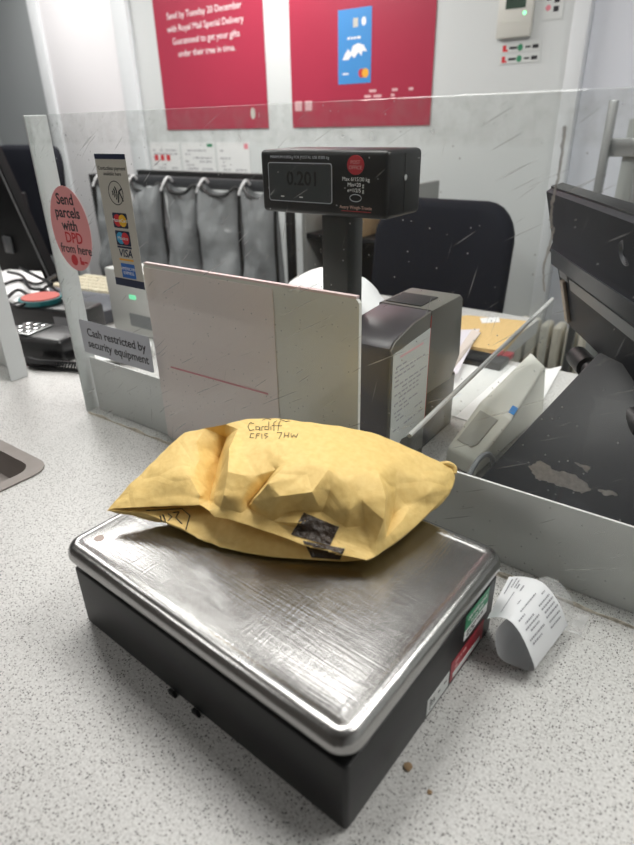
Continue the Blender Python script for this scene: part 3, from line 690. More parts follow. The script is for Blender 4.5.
# white carrier bag lying behind the panel
bm = bmesh.new()
bmesh.ops.create_uvsphere(bm, u_segments=40, v_segments=20, radius=1)
for v in bm.verts:
    p = v.co.copy(); n_ = noise.noise(p * 2.2) * 0.10 + noise.ridged_multi_fractal(p * 2.5, 1, 2, 3, 1, 2) * 0.035
    v.co = Vector((p.x * 0.125, p.y * 0.085, max(p.z, -0.75) * 0.100)) * (1 + n_)
zmin = min(v.co.z for v in bm.verts)
tag(fin('carrier_bag', bm, mat('white_polythene', (0.82, 0.83, 0.84), 0.4), loc=(0.335, 0.36, 0.146), angle=60), 'crumpled white bag behind the pole of the scale display', 'bag')
tag(boxo('storage_box', 0.20, 0.47, 0.28, 0.46, 0.0, 0.062, M_grey, bev=0.004), 'low grey box under the crumpled white bag', 'box')

# ------------------------------------------------------------------ label printer with the notice on its side
pr = empty('label_printer', (0, 0, 0), label='dark olive label printer with a paper notice on its side', cat='printer')
prismo('body', [(0.095, 0.0), (0.095, 0.222), (0.105, 0.231), (0.16, 0.243), (0.215, 0.247), (0.215, 0.0)], 0.535, 0.62, 'x', M_dkpurple, pr, bev=0.003)
prismo('rear_housing', [(0.2155, 0.11), (0.2155, 0.248), (0.322, 0.248), (0.332, 0.24), (0.340, 0.14), (0.31, 0.105)], 0.53, 0.624, 'x', M_olive, pr, bev=0.004)
prismo('side_cover', [(0.093, 0.0), (0.093, 0.220), (0.104, 0.230), (0.16, 0.243), (0.213, 0.247), (0.213, 0.0)], 0.6205, 0.6235, 'x', M_olive, pr, bev=0.001)
boxo('base', 0.535, 0.615, 0.2155, 0.35, 0.0, 0.104, M_black, pr, bev=0.004)
boxo('paper_slot', 0.538, 0.60, 0.225, 0.285, 0.2475, 0.2495, mat('slot_black', (0.004, 0.004, 0.005), 0.6), pr, bev=0.0006)
RX = (PI / 2, 0, PI / 2)  # local x -> +y, local y -> z, faces +x
nt_ = flat('side_notice', [(0.098, 0.062), (0.112, 0.052), (0.135, 0.066), (0.170, 0.060), (0.212, 0.072), (0.212, 0.222), (0.098, 0.214)], 0.0006, mat('notice_paper', (0.60, 0.62, 0.60), 0.6), pr, (0.6237, 0, 0), RX)
bars('lettering', bounds_rows(0.104, 0.206, 0.088, 0.196, 15, 3, 0.35), mat('grey_ink', (0, 0, 0)), nt_, (0, 0, 0.0006), (0, 0, 0))
bars('heading', [(0.118, 0.190, 0.203, 0.2065)], mat('pale_red_print', (0, 0, 0)), nt_, (0, 0, 0.0006), (0, 0, 0))
boxo('red_edge', 0.6236, 0.6242, 0.2125, 0.2135, 0.07, 0.24, M_redink, pr)

# ------------------------------------------------------------------ things on the clerk's side of the desk
def quadplate(name, pts, th, m, label, cat, group=None, z=None):
    """sheet lying flat: pixel corners put on the desk height z"""
    bm = bmesh.new(); P = [Z(x, y, z) for x, y in pts]
    prism(bm, [(p.x, p.y) for p in P], z - th, z, 'z'); return tag(fin(name, bm, m, smooth=False), label, cat, group)
e1 = quadplate('envelope', [(440, 322), (466, 315), (528, 321), (502, 351), (462, 345)], 0.014, M_env, 'large buff padded envelope lying on the desk behind the printer', 'envelope', z=0.014)
bm = bmesh.new(); P = [Z(x, y, 0.0148) for x, y in [(480, 318), (499, 317), (500, 322), (482, 323)]]; prism(bm, [(p.x, p.y) for p in P], 0.0142, 0.0148, 'z'); o = fin('postage_label', bm, M_paper, smooth=False); o.parent = e1
tag(boxo('scanner_base', 0.40, 0.60, 0.64, 0.70, 0.0, 0.018, M_black, bev=0.003), 'flat black strip just in front of the padded envelope', 'device base')
quadplate('paper_sheet', [(452, 330), (480, 329), (457, 374), (443, 374)], 0.001, mat('mauve_paper', (0.70, 0.66, 0.72), 0.6), 'mauve-white sheet sticking out beside the printer', 'paper', 'loose papers by the printer', z=0.022)
quadplate('paper_sheet', [(455, 352), (540, 372), (505, 432), (440, 412)], 0.0015, M_paper, 'large white sheet lying flat on the desk beside the printer', 'paper', z=0.0018)
quadplate('paper_sheet', [(535, 372), (562, 366), (540, 405), (520, 400)], 0.001, M_paper, 'white sheet with red print beside the black monitor foot', 'paper', z=0.003)
bm = bmesh.new()
for k in range(5):
    c = Z(488 + k * 5, 352 + (k % 2) * 5, 0.02)
    box(bm, c.x - 0.01, c.x + 0.01, c.y - 0.02, c.y + 0.02, 0.002, 0.012 + 0.004 * (k % 3), 0.003)
tag(fin('red_tape_dispenser', bm, mat('dark_red_plastic', (0.32, 0.02, 0.03), 0.4)), 'small dark red stationery item on the papers', 'stationery')
# two slips of paper propped against the printer
bm = bmesh.new()
A, B, C_, D_ = W(481, 333, 0.42), W(473, 329, 0.44), W(441, 374, 0.36), W(449, 375, 0.36)
vs = [bm.verts.new(v) for v in (A, B, C_, D_)]; bm.faces.new(vs)
sl = fin('paper_slip', bm, mat('cream_pink_paper', (0.78, 0.68, 0.62), 0.6), smooth=False); md = sl.modifiers.new('s', 'SOLIDIFY'); md.thickness = 0.0012
tag(sl, 'narrow cream slip of paper poking out from behind the printer', 'paper')

# card reader: light grey wedge device beside the clear divider
cd = empty('desk_scanner', (0, 0, 0), label='light grey wedge-shaped desk device with a small blue mark', cat='device')
zt = 0.095
T_ = [Z(481, 401, zt), Z(531, 351, zt), Z(546, 366, zt), Z(514, 419, zt)]
G_ = [Vector((T_[0].x - 0.005, T_[0].y - 0.09, 0.0)), Vector((T_[1].x, T_[1].y, 0.0)), Vector((T_[2].x + 0.01, T_[2].y, 0.0)), Vector((T_[3].x, T_[3].y - 0.09, 0.0))]
Fm = [Z(446, 447, 0.03), Z(476, 462, 0.03)]
bm = bmesh.new()
tv = [bm.verts.new(v) for v in T_]; gv = [bm.verts.new(v) for v in (Vector((Fm[0].x, Fm[0].y, 0)), G_[1], G_[2], Vector((Fm[1].x, Fm[1].y, 0)))]
fv = [bm.verts.new(Fm[0]), bm.verts.new(Fm[1])]
bm.faces.new(tv); bm.faces.new((tv[0], tv[3], fv[1], fv[0])); bm.faces.new((fv[0], fv[1], gv[3], gv[0])); bm.faces.new(gv[::-1])
bm.faces.new((tv[1], tv[2], gv[2], gv[1])); bm.faces.new((tv[0], fv[0], gv[0], gv[1], tv[1])); bm.faces.new((tv[3], tv[2], gv[2], gv[3], fv[1]))
bmesh.ops.recalc_face_normals(bm, faces=bm.faces)
bmesh.ops.bevel(bm, geom=list(bm.edges), offset=0.006, segments=3, affect='EDGES', profile=0.5)
fin('housing', bm, M_ltgrey, cd)
n_ = (T_[3] - T_[0]).cross(T_[1] - T_[0]).normalized()
fn = (Fm[0] - T_[0]).cross(T_[3] - T_[0]).normalized()
if fn.y > 0: fn = -fn
def quad_on(name, pts, nrm, off, m, parent, th=0.0008):
    bm = bmesh.new(); A = [bm.verts.new(p + nrm * off) for p in pts]; B = [bm.verts.new(p + nrm * (off + th)) for p in pts]
    bm.faces.new(A[::-1]); bm.faces.new(B)
    for k in range(len(pts)): bm.faces.new((A[k], A[(k + 1) % len(pts)], B[(k + 1) % len(pts)], B[k]))
    return fin(name, bm, m, parent, smooth=False)
def lerp4(u, v, q): return (q[0] * (1 - u) + q[3] * u) * (1 - v) + (q[1] * (1 - u) + q[2] * u) * v
fq = [T_[0], Fm[0], Fm[1], T_[3]]
quad_on('rounded_plate', [lerp4(.15, .15, fq), lerp4(.15, .8, fq), lerp4(.6, .8, fq), lerp4(.7, .7, fq), lerp4(.7, .15, fq)], fn, 0.0002, mat('greyer_plastic', (0.40, 0.40, 0.37), 0.4), cd)
up_ = Vector((0, 0, 1))
tq = [T_[0], T_[1], T_[2], T_[3]]
quad_on('blue_mark', [lerp4(.78, .04, tq), lerp4(.78, .15, tq), lerp4(.95, .15, tq), lerp4(.95, .04, tq)], up_, 0.0001, M_blue, cd)

# clear divider standing at right angles to the screen
dv = prismo('desk_divider', [(0.014, 0.1175), (0.014, 0.1445), (0.60, 0.186), (0.60, 0.0), (0.575, 0.0), (0.575, 0.1175)], 0.694, 0.700, 'x', M_acr)
tag(dv, 'narrow clear plastic rail running back from the screen over the grey device', 'divider')
bm = bmesh.new(); tube(bm, [(0.697, 0.014, 0.1465), (0.697, 0.60, 0.1875)], 0.0035, 8); fin('polished_edge', bm, mat('bright_acrylic_edge', (0.45, 0.45, 0.44), 0.15, spec=0.9), dv)

# ------------------------------------------------------------------ right hand terminal: monitor + stand
mo = empty('terminal_monitor', (0, 0, 0), label='large black terminal monitor seen from behind at the right edge', cat='monitor')
dvec = Vector((0.527, -0.85, 0)).normalized()          # along the width, towards the customer
T0 = Vector((0.695, 0.45, 0.403)); tvec = (Vector((0.749, 0.483, 0.181)) - T0).normalized()
nvec = Vector((-0.85, -0.527, 0)); nvec = (nvec - tvec * nvec.dot(tvec)).normalized()   # out of the back
MM = Matrix((( dvec.x, tvec.x, nvec.x, T0.x), (dvec.y, tvec.y, nvec.y, T0.y), (dvec.z, tvec.z, nvec.z, T0.z), (0, 0, 0, 1)))
mo.matrix_world = MM
def mp(name, s0, s1, prof, m, parent=mo, bev=0.0015):
    bm = bmesh.new(); prism(bm, prof, s0, s1, 'x', bev); return fin(name, bm, m, parent)
mp('bezel', 0.0, 0.37, [(0.0, -0.026), (0.0, -0.008), (0.235, -0.008), (0.235, -0.026)], M_black, bev=0.004)
mp('back_shell', 0.004, 0.366, [(0.003, -0.0078), (0.006, 0.0), (0.088, 0.0), (0.100, 0.008), (0.112, -0.002), (0.150, -0.006), (0.232, -0.006), (0.232, -0.0078)], mat('back_shell_navy', (0.010, 0.012, 0.018), 0.55, spec=0.25), bev=0.001)
mp('ridge', 0.02, 0.36, [(0.094, 0.0085), (0.118, 0.011), (0.130, -0.0055), (0.10, -0.0055)], mat('ridge_plastic', (0.05, 0.055, 0.062), 0.35))
mp('cover_strip', 0.065, 0.36, [(0.137, -0.0056), (0.137, -0.002), (0.156, -0.002), (0.156, -0.0056)], mat('strip_grey', (0.20, 0.205, 0.215), 0.4))
mp('service_flap', 0.0165, 0.0335, [(0.150, -0.0055), (0.150, 0.000), (0.222, 0.000), (0.222, -0.0055)], mat('worn_bronze_plastic', (0.38, 0.30, 0.24), 0.45))
mp('recess_panel', 0.004, 0.05, [(0.118, -0.0056), (0.118, -0.004), (0.148, -0.004), (0.148, -0.0056)], mat('mid_panel', (0.17, 0.17, 0.175), 0.5))
bm = bmesh.new()
for k in range(5):
    rr = 0.006 + k * 0.0025
    tube(bm, [(0.315 + rr * math.cos(a * PI / 8), 0.045 + rr * 0.9 * math.sin(a * PI / 8), 0.0006) for a in range(2, 13)], 0.0005, 4)
fin('round_emblem', bm, mat('emblem_grey', (0.16, 0.17, 0.19), 0.4), mo)
# stand
sd = empty('monitor_stand', (0, 0, 0), label='broad glossy black sloping stand carrying the right-hand monitor', cat='stand')
a0 = Vector((0.850, 0.286, 0.207)); a1 = Vector((0.764, 0.085, 0.064))
b0 = Vector((1.05, 0.16, 0.19)); b1 = Vector((1.10, 0.083, 0.050))
bm = bmesh.new()
tp = [bm.verts.new(v) for v in (a1, a0, b0, b1)]
bt_ = [bm.verts.new(v) for v in (Vector((a1.x, a1.y, 0)), Vector((a0.x, a0.y, 0)), Vector((b0.x + 0.03, b0.y + 0.12, 0)), Vector((b1.x, b1.y, 0)))]
bm.faces.new(tp); bm.faces.new(bt_[::-1])
for k in range(4): bm.faces.new((tp[k], bt_[k], bt_[(k + 1) % 4], tp[(k + 1) % 4]))
bmesh.ops.recalc_face_normals(bm, faces=bm.faces)
bmesh.ops.bevel(bm, geom=list(bm.edges), offset=0.004, segments=2, affect='EDGES', profile=0.5)
fin('foot', bm, mat('gloss_black', (0.008, 0.009, 0.012), 0.45, spec=0.35), sd)
hp = T0 + dvec * 0.105 + tvec * 0.254 + nvec * 0.010; hq = T0 + dvec * 0.37 + tvec * 0.254 + nvec * 0.010
hdv = (hq - hp).normalized()
bm = bmesh.new(); tube(bm, [hp, hp + hdv * 0.05], 0.017, 16); fin('hinge', bm, M_blackb, sd)
bm = bmesh.new(); tube(bm, [hp + hdv * 0.055, hq - hdv * 0.06], 0.012, 16); fin('hinge_axle', bm, M_black, sd)
bm = bmesh.new(); tube(bm, [hq - hdv * 0.055, hq], 0.017, 16); fin('hinge', bm, M_blackb, sd)
def on_foot(u, v, q=(a1, a0, b0, b1)): return (q[0] * (1 - u) + q[3] * u) * (1 - v) + (q[1] * (1 - u) + q[2] * u) * v
ntop = (a0 - a1).cross(b1 - a1).normalized()
if ntop.z < 0: ntop = -ntop
quad_on('inset_panel', [on_foot(.36, .3), on_foot(.36, .80), on_foot(.75, .80), on_foot(.75, .3)], ntop, 0.0002, mat('inset_grey', (0.045, 0.048, 0.053), 0.3), sd)
tubeo('power_cable', spline([(0.749, 0.070, 0.02), (0.748, 0.10, 0.055), (0.751, 0.13, 0.075), (0.754, 0.17, 0.06), (0.756, 0.20, 0.006)], 8), 0.004, M_grey)
tag(bpy.data.objects['power_cable'], 'grey cable looping up beside the left of the black monitor stand', 'cable')
tag(boxo('power_adapter', 0.705, 0.742, 0.040, 0.090, 0.0, 0.045, M_black, bev=0.006), 'small black adapter block behind the screen beside the grey cable', 'adapter')

# ------------------------------------------------------------------ left side: white terminal, keyboard, neighbouring position
pd = empty('card_terminal', (0, 0, 0), label='off-white box-shaped terminal with a green light behind the screen', cat='terminal')
boxo('housing', -0.405, -0.14, 0.37, 0.46, 0.0, 0.172, mat('off_white_terminal', (0.62, 0.62, 0.60), 0.4), pd, bev=0.006)
flat('green_light', rrect(0.026, 0.012, 0.003), 0.0015, mat('green_led2', (0.15, 0.65, 0.35), 0.4, emit=(0.25, 0.9, 0.5), estr=0.7), pd, (-0.30, 0.37, 0.105), UP)
flat('paper_slot', rrect(0.13, 0.035, 0.003), 0.001, M_grey, pd, (-0.26, 0.37, 0.042), UP)
kb = empty('keyboard', (-0.745, 0.625, 0.0), (0, 0, 0.15), label='cream keyboard on the desk behind the left end of the screen', cat='keyboard')
boxo('case', -0.215, 0.215, -0.09, 0.09, 0.0, 0.022, mat('keyboard_grey', (0.25, 0.26, 0.30), 0.5), kb, bev=0.004)
kcap = None
for j in range(5):
    for i in range(13):
        if kcap is None: kcap = boxo('key', -0.0135, 0.0135, -0.0135, 0.0135, 0, 0.010, mat('cream_key', (0.62, 0.56, 0.42), 0.5), kb, bev=0.002, seg=1); kc = kcap
        else: kc = kcap.copy(); COL.objects.link(kc)
        kc.location = (-0.19 + i * 0.0315, -0.07 + j * 0.034, 0.0215)
tag(boxo('dark_tray', -0.64, -0.46, 0.38, 0.50, 0.0, 0.04, mat('slate_plastic', (0.06, 0.065, 0.085), 0.5), bev=0.006), 'dark slate tray in front of the cream keyboard', 'tray')

# neighbouring position (seen through the gap between the screens)
ml = empty('terminal_monitor', (-1.1, 0.56, 0.0), label='slanting black monitor at the left edge of the picture', cat='monitor')
p0, p1_ = W(0, 166, 0.56), W(57, 290, 0.56); dd = (p0 - p1_).normalized(); p1_ += dd * max(0, (0.004 - p1_.z) / dd.z); p0 = p1_ + dd * 0.55; pe = Vector((-dd.z, 0, dd.x)) * 1.0
if pe.x > 0: pe = -pe
bm = bmesh.new()
prism(bm, [(q.x + 1.1, max(q.z, 0.004)) for q in (p1_, p0, p0 + pe * 0.34, p1_ + pe * 0.34 + dd * 0.10, p1_ + pe * 0.05 + dd * 0.02)], 0.0, 0.035, 'y', 0.004)
fin('back_shell', bm, mat('dull_black_shell', (0.004, 0.004, 0.0045), 0.6, spec=0.15), ml)
bm = bmesh.new(); u0, u1 = p1_ + dd * 0.02, p0 - dd * 0.02; u0 += pe * 0.012; u1 += pe * 0.012
tube(bm, [(u0.x + 1.1, -0.002, u0.z), (u1.x + 1.1, -0.002, u1.z)], 0.004, 8); fin('edge_trim', bm, mat('edge_grey', (0.035, 0.035, 0.037), 0.4), ml)
q = W(8, 245, 0.55); boxo('stand', q.x + 1.1 - 0.10, q.x + 1.1 + 0.01, 0.036, 0.10, 0.0, 0.30, M_blackb, ml, bev=0.006)
boxo('bracket', q.x + 1.1 - 0.03, q.x + 1.1 + 0.02, -0.012, -0.001, q.z - 0.03, q.z + 0.03, mat('bracket_grey', (0.06, 0.062, 0.066), 0.4), ml, bev=0.004)

bm = bmesh.new(); prism(bm, [(-1.16, 0.50), (-1.02, 0.54), (-0.69, 0.37), (-0.69, 0.27), (-1.10, 0.27)], 0.0, 0.058, 'z')
tag(fin('paper_stack', bm, mat('bright_paper', (0.88, 0.88, 0.88), 0.6)), 'pile of bright white paper crossed by black cables at the far left', 'paper stack')
CL_ = [[(2, 285), (20, 280), (38, 284), (56, 275)], [(5, 300), (18, 290), (34, 297), (48, 286), (58, 292)], [(8, 272), (22, 276), (30, 288), (44, 290), (56, 300)], [(0, 296), (14, 306), (30, 302)], [(20, 268), (36, 276), (52, 284)]]
for k, c in enumerate(CL_):
    tag(tubeo('cable', spline([Z(x, y, 0.066 + 0.006 * k) for x, y in c], 6), 0.005, M_black), 'thin black cable tangled over the white paper at far left', 'cable', 'black cables on the white paper')
t1 = empty('card_reader', (-0.375, 0.165, 0.0), (0, 0, 0.25), label='glossy black card reader with silver keys at the left, nearest the gap', cat='card reader')
boxo('body', -0.10, 0.09, -0.065, 0.05, 0.0, 0.06, M_black, t1, bev=0.012, seg=3)
boxo('keypad', -0.09, -0.01, -0.055, 0.025, 0.06, 0.064, M_metal, t1, bev=0.003)
for j in range(3):
    for i in range(3): boxo('key', -0.085 + i * 0.025, -0.067 + i * 0.025, -0.049 + j * 0.025, -0.031 + j * 0.025, 0.064, 0.068, M_chrome, t1, bev=0.002)
t2 = empty('barcode_scanner', (-0.53, 0.285, 0.0), (0, 0, 0.30), label='black boxy device carrying the red-topped dish', cat='device')
boxo('body', -0.13, 0.12, -0.05, 0.05, 0.0, 0.075, M_black, t2, bev=0.010, seg=3)
boxo('label', 0.03, 0.09, -0.0505, -0.0500, 0.03, 0.055, mat('dim_label', (0.18, 0.18, 0.19), 0.5), t2)
ds = empty('stamp_pad', (-0.575, 0.272, 0.0755), label='round dish with a red pad and a teal rim', cat='stamp pad')
def cyl(name, r0, r1, z0, z1, m, parent, n=32):
    bm = bmesh.new(); A = [bm.verts.new((r0 * math.cos(2 * PI * k / n), r0 * math.sin(2 * PI * k / n), z0)) for k in range(n)]; B = [bm.verts.new((r1 * math.cos(2 * PI * k / n), r1 * math.sin(2 * PI * k / n), z1)) for k in range(n)]
    bm.faces.new(A[::-1]); bm.faces.new(B)
    for k in range(n): bm.faces.new((A[k], A[(k + 1) % n], B[(k + 1) % n], B[k]))
    return fin(name, bm, m, parent)
cyl('rim', 0.052, 0.058, 0.0, 0.014, mat('teal_plastic', (0.02, 0.16, 0.17), 0.4), ds)
cyl('red_pad', 0.050, 0.050, 0.014, 0.017, mat('soft_red_pad', (0.50, 0.10, 0.08), 0.6), ds)
wp = empty('white_dish', (-0.215, 0.235, 0.0), label='shallow white dish beside the coiled cord', cat='dish')
cyl('bowl', 0.05, 0.085, 0.0, 0.022, M_paper, wp); cyl('inner_base', 0.055, 0.055, 0.0222, 0.0226, mat('dish_white', (0.7, 0.7, 0.7), 0.5), wp)
pts = []
base = spline([(-0.335, 0.076, 0.013), (-0.30, 0.078, 0.013), (-0.26, 0.095, 0.013), (-0.20, 0.12, 0.013), (-0.13, 0.13, 0.013)], 60)
for k, p in enumerate(base):
    a = k * 2 * PI / 7; pts.append(p + Vector((0, 0.011 * math.cos(a), 0.010 * math.sin(a))))
tag(tubeo('coiled_cord', pts, 0.0027, M_black, n=5), 'black coiled cord lying on the counter between the screens', 'cord')

# ------------------------------------------------------------------ weighing scale
SX0, SY0 = 0.488, -0.342   # left front corner of the pan
ang = math.atan2(-0.357 + 0.342, 0.844 - 0.488)
sc = empty('weighing_scale', (0.8505, -0.3635, 0.0), (0, 0, ang - 0.012), label='postal weighing scale with a brushed steel pan and black base', cat='scale')
LX, LY = 0.380, 0.276      # pan runs from local x=-LX..0, y=0..LY
bm = bmesh.new()
prism(bm, [(p[0] - LX / 2 + 0.0025, p[1] + LY / 2) for p in rrect(LX - 0.015, LY - 0.010, 0.005, 4)], 0.003, 0.079, 'z', 0.0015)
fin('base', bm, M_blackb, sc)
prismo('pan_support', [(p[0] - LX / 2, p[1] + LY / 2) for p in rrect(LX - 0.026, LY - 0.022, 0.01, 4)], 0.0792, 0.0925, 'z', mat('gloss_black_rim', (0.006, 0.006, 0.006), 0.15), sc)
for (x, y) in ((-0.33, 0.03), (-0.03, 0.03), (-0.33, LY - 0.03), (-0.03, LY - 0.03)):
    bm = bmesh.new(); tube(bm, [(x, y, 0.0), (x, y, 0.0032)], 0.012, 16); fin('foot', bm, M_blackm, sc)
boxo('corner_notch', -LX + 0.0075, -LX + 0.0145, 0.012, 0.05, 0.006, 0.045, M_blackb, sc, bev=0.001)
for x in (-0.22, -0.185): prismo('clip', [(x, 0.0), (x + 0.010, 0.0), (x + 0.006, 0.005), (x, 0.005)], 0.001, 0.0045, 'y', M_blackm, sc)
# pan with rolled rim
bm = bmesh.new(); loops = []
def pl(inset, z, rad): return [bm.verts.new((p[0] - LX / 2, p[1] + LY / 2, z)) for p in rrect(LX - 2 * inset, LY - 2 * inset, max(rad - inset, 0.002), 8)]
R0 = 0.021
for ins, zz in ((0.004, 0.0930), (0.001, 0.0937), (0.0, 0.0965), (0.0004, 0.1005), (0.002, 0.1055), (0.005, 0.1092), (0.009, 0.1108), (0.013, 0.1108), (0.0165, 0.1098), (0.019, 0.1094), (0.035, 0.1092)):
    loops.append(pl(ins, zz, R0 if ins < 0.02 else R0 + 0.012))
for A, B in zip(loops, loops[1:]):
    for k in range(len(A)): bm.faces.new((A[k], A[(k + 1) % len(A)], B[(k + 1) % len(A)], B[k]))
bm.faces.new(loops[-1]); bm.faces.new(loops[0][::-1])
fin('pan', bm, M_steel, sc, angle=50)
inv = (Matrix.Translation(sc.location) @ Matrix.Rotation(sc.rotation_euler.z, 4, 'Z')).inverted()
c = inv @ Vector((0.500, -0.3125, 0.1093))
flat('worn_round_sticker', ell(0.011, 0.010, 24), 0.0003, mat('worn_sticker', (0.42, 0.33, 0.29), 0.5, var=0.35, vscale=300), sc, (c.x, c.y, 0.1093))
# stickers on the right side (local x = -0.007)
SXs = -0.0049
def side(name, y0, y1, z0, z1, m, off=0.0): return flat(name, rect(y0, y1, z0, z1), 0.0004, m, sc, (SXs + off, 0, 0), RX)
s1 = side('green_label', 0.198, 0.250, 0.058, 0.078, M_green); side('white_label', 0.198, 0.250, 0.045, 0.058, M_paper)
text('lettering', 'CERTIFIED SCALE', 0.0055, M_white, s1, (0.224, 0.070, 0.00055)); text('lettering', 'Service 0800', 0.0055, M_white, s1, (0.224, 0.063, 0.00055))
s2 = side('red_label', 0.175, 0.247, 0.009, 0.036, mat('dark_red_label', (0.35, 0.02, 0.035), 0.4)); side('white_label', 0.180, 0.240, 0.011, 0.018, mat('white_label', (0, 0, 0)), 0.0003)
bars('lettering', bounds_rows(0.182, 0.240, 0.021, 0.033, 2, 9), mat('pale_pink_print', (0, 0, 0)), s2, (0, 0, 0.0004), (0, 0, 0))
s3 = side('white_label', 0.130, 0.172, 0.008, 0.028, mat('white_label', (0, 0, 0)))
bars('lettering', bounds_rows(0.134, 0.168, 0.011, 0.026, 4, 4), M_ink, s3, (0, 0, 0.0004), (0, 0, 0))
bars('lettering', bounds_rows(0.203, 0.246, 0.047, 0.056, 2, 14), M_ink, s1, (0, 0, 0.0004), (0, 0, 0))

# ------------------------------------------------------------------ receipt curling out beside the scale
rc = empty('till_receipt', (0, 0, 0), label='printed white till receipt curling over beside the scale', cat='receipt')
prof = spline([(0.866, 0, 0.0505), (0.876, 0, 0.0555), (0.889, 0, 0.0575), (0.904, 0, 0.047), (0.916, 0, 0.028), (0.919, 0, 0.014), (0.911, 0, 0.004), (0.896, 0, 0.0018), (0.885, 0, 0.008), (0.8795, 0, 0.025), (0.877, 0, 0.045)], 6)
bm = bmesh.new(); NR = 12; rows = []
for j in range(NR + 1):
    t = j / NR; y = -0.130 + 0.078 * t
    rows.append([bm.verts.new((p.x + 0.011 * t * (0.3 + 0.7 * min(1, (k / 20))) - 0.008 * t * max(0, 1 - k / 12), y + 0.004 * math.sin(k * 0.2), p.z - 0.004 * t * (1 if p.z > 0.02 else 0) + 0.0006)) for k, p in enumerate(prof)])
for A, B in zip(rows, rows[1:]):
    for k in range(len(A) - 1): bm.faces.new((A[k], A[k + 1], B[k + 1], B[k]))
po = fin('paper_strip', bm, M_rpaper, rc, angle=70)
def strip_point(k, t):
    p = prof[min(int(k), len(prof) - 2)]; q = prof[min(int(k) + 1, len(prof) - 1)]; f = k - int(k)
    p = p * (1 - f) + q * f; kk = k
    return Vector((p.x + 0.011 * t * (0.3 + 0.7 * min(1, (kk / 20))) - 0.008 * t * max(0, 1 - kk / 12), -0.130 + 0.078 * t + 0.004 * math.sin(kk * 0.2), p.z - 0.004 * t * (1 if p.z > 0.02 else 0) + 0.0006))
def print_cell(bm, k0, k1, t0, t1, off=0.0005):
    n = (strip_point(k0 + 1, t0) - strip_point(k0, t0)).cross(strip_point(k0, min(1, t0 + .1)) - strip_point(k0, t0)).normalized()
    if n.z < 0 and k0 < 24: n = -n
    if n.x < 0 and k0 >= 18: n = -n
    bm.faces.new([bm.verts.new(strip_point(a, b) + n * off) for a, b in ((k0, t0), (k1, t0), (k1, t1), (k0, t1))])
bm = bmesh.new(); rr = random.Random(3)
for (k0, k1, t0, t1) in ((2, 2.5, .55, .92), (5.5, 5.8, .1, .6), (5.5, 6.0, .68, .80), (7.2, 7.7, .64, .78)): print_cell(bm, k0, k1, t0, t1)
for (k0, row) in ((9.5, (.35, .45)), (12.0, (.25, .72)), (13.6, (.80, .90)), (13.5, (.10, .28)), (15.4, (.18, .42)), (16.6, (.12, .5)), (17.8, (.2, .44)), (15.2, (.6, .92)), (16.4, (.6, .95)), (17.6, (.62, .93)), (18.8, (.6, .96)), (19.4, (.1, .5)), (20.6, (.12, .38)), (20.2, (.62, .94)), (21.6, (.6, .9)), (3.4, (.7, .95)), (4.6, (.7, .9))):
    t = row[0]
    while t < row[1]:
        wd = 0.018 + rr.random() * 0.03; print_cell(bm, k0, k0 + 0.45, t, min(row[1], t + wd)); t += wd + 0.012
fin('printed_lines', bm, mat('faded_ink', (0.28, 0.28, 0.31), 0.6), rc, smooth=False)
# thin clear film behind the receipt
bm = bmesh.new(); rows = []
for j in range(8):
    rows.append([bm.verts.new((0.885 + 0.060 * k / 12, -0.052 + 0.034 * j / 7 , 0.006 + 0.034 * math.sin(PI * min(1, 0.25 + k / 12)) ** 0.7 + 0.003 * noise.noise(Vector((k * .5, j * .6, 0))))) for k in range(13)])
for A, B in zip(rows, rows[1:]):
    for k in range(12): bm.faces.new((A[k], A[k + 1], B[k + 1], B[k]))
tag(fin('clear_film', bm, mat('clear_film', (0.7, 0.7, 0.7), 0.15, alpha=0.35, spec=0.8), angle=60), 'scrap of clear plastic film between the receipt and the screen', 'film')

# crumbs
for k, (x, y, s) in enumerate(((0.860, -0.282, 0.004), (0.885, -0.291, 0.0022))):
    bm = bmesh.new(); bmesh.ops.create_icosphere(bm, subdivisions=2, radius=s)
    for v in bm.verts: v.co *= 1 + 0.4 * noise.noise(v.co * 500 + Vector((k, 0, 0)));
    for v in bm.verts: v.co.z *= 0.4
    tag(fin('crumb', bm, mat('brown_crumb', (0.30, 0.20, 0.11), 0.8, var=0.4, vscale=300), loc=(x, y, s * 0.42)), ['larger', 'smaller'][k] + ' brown crumb on the counter right of the scale', 'crumb', 'crumbs on the counter')

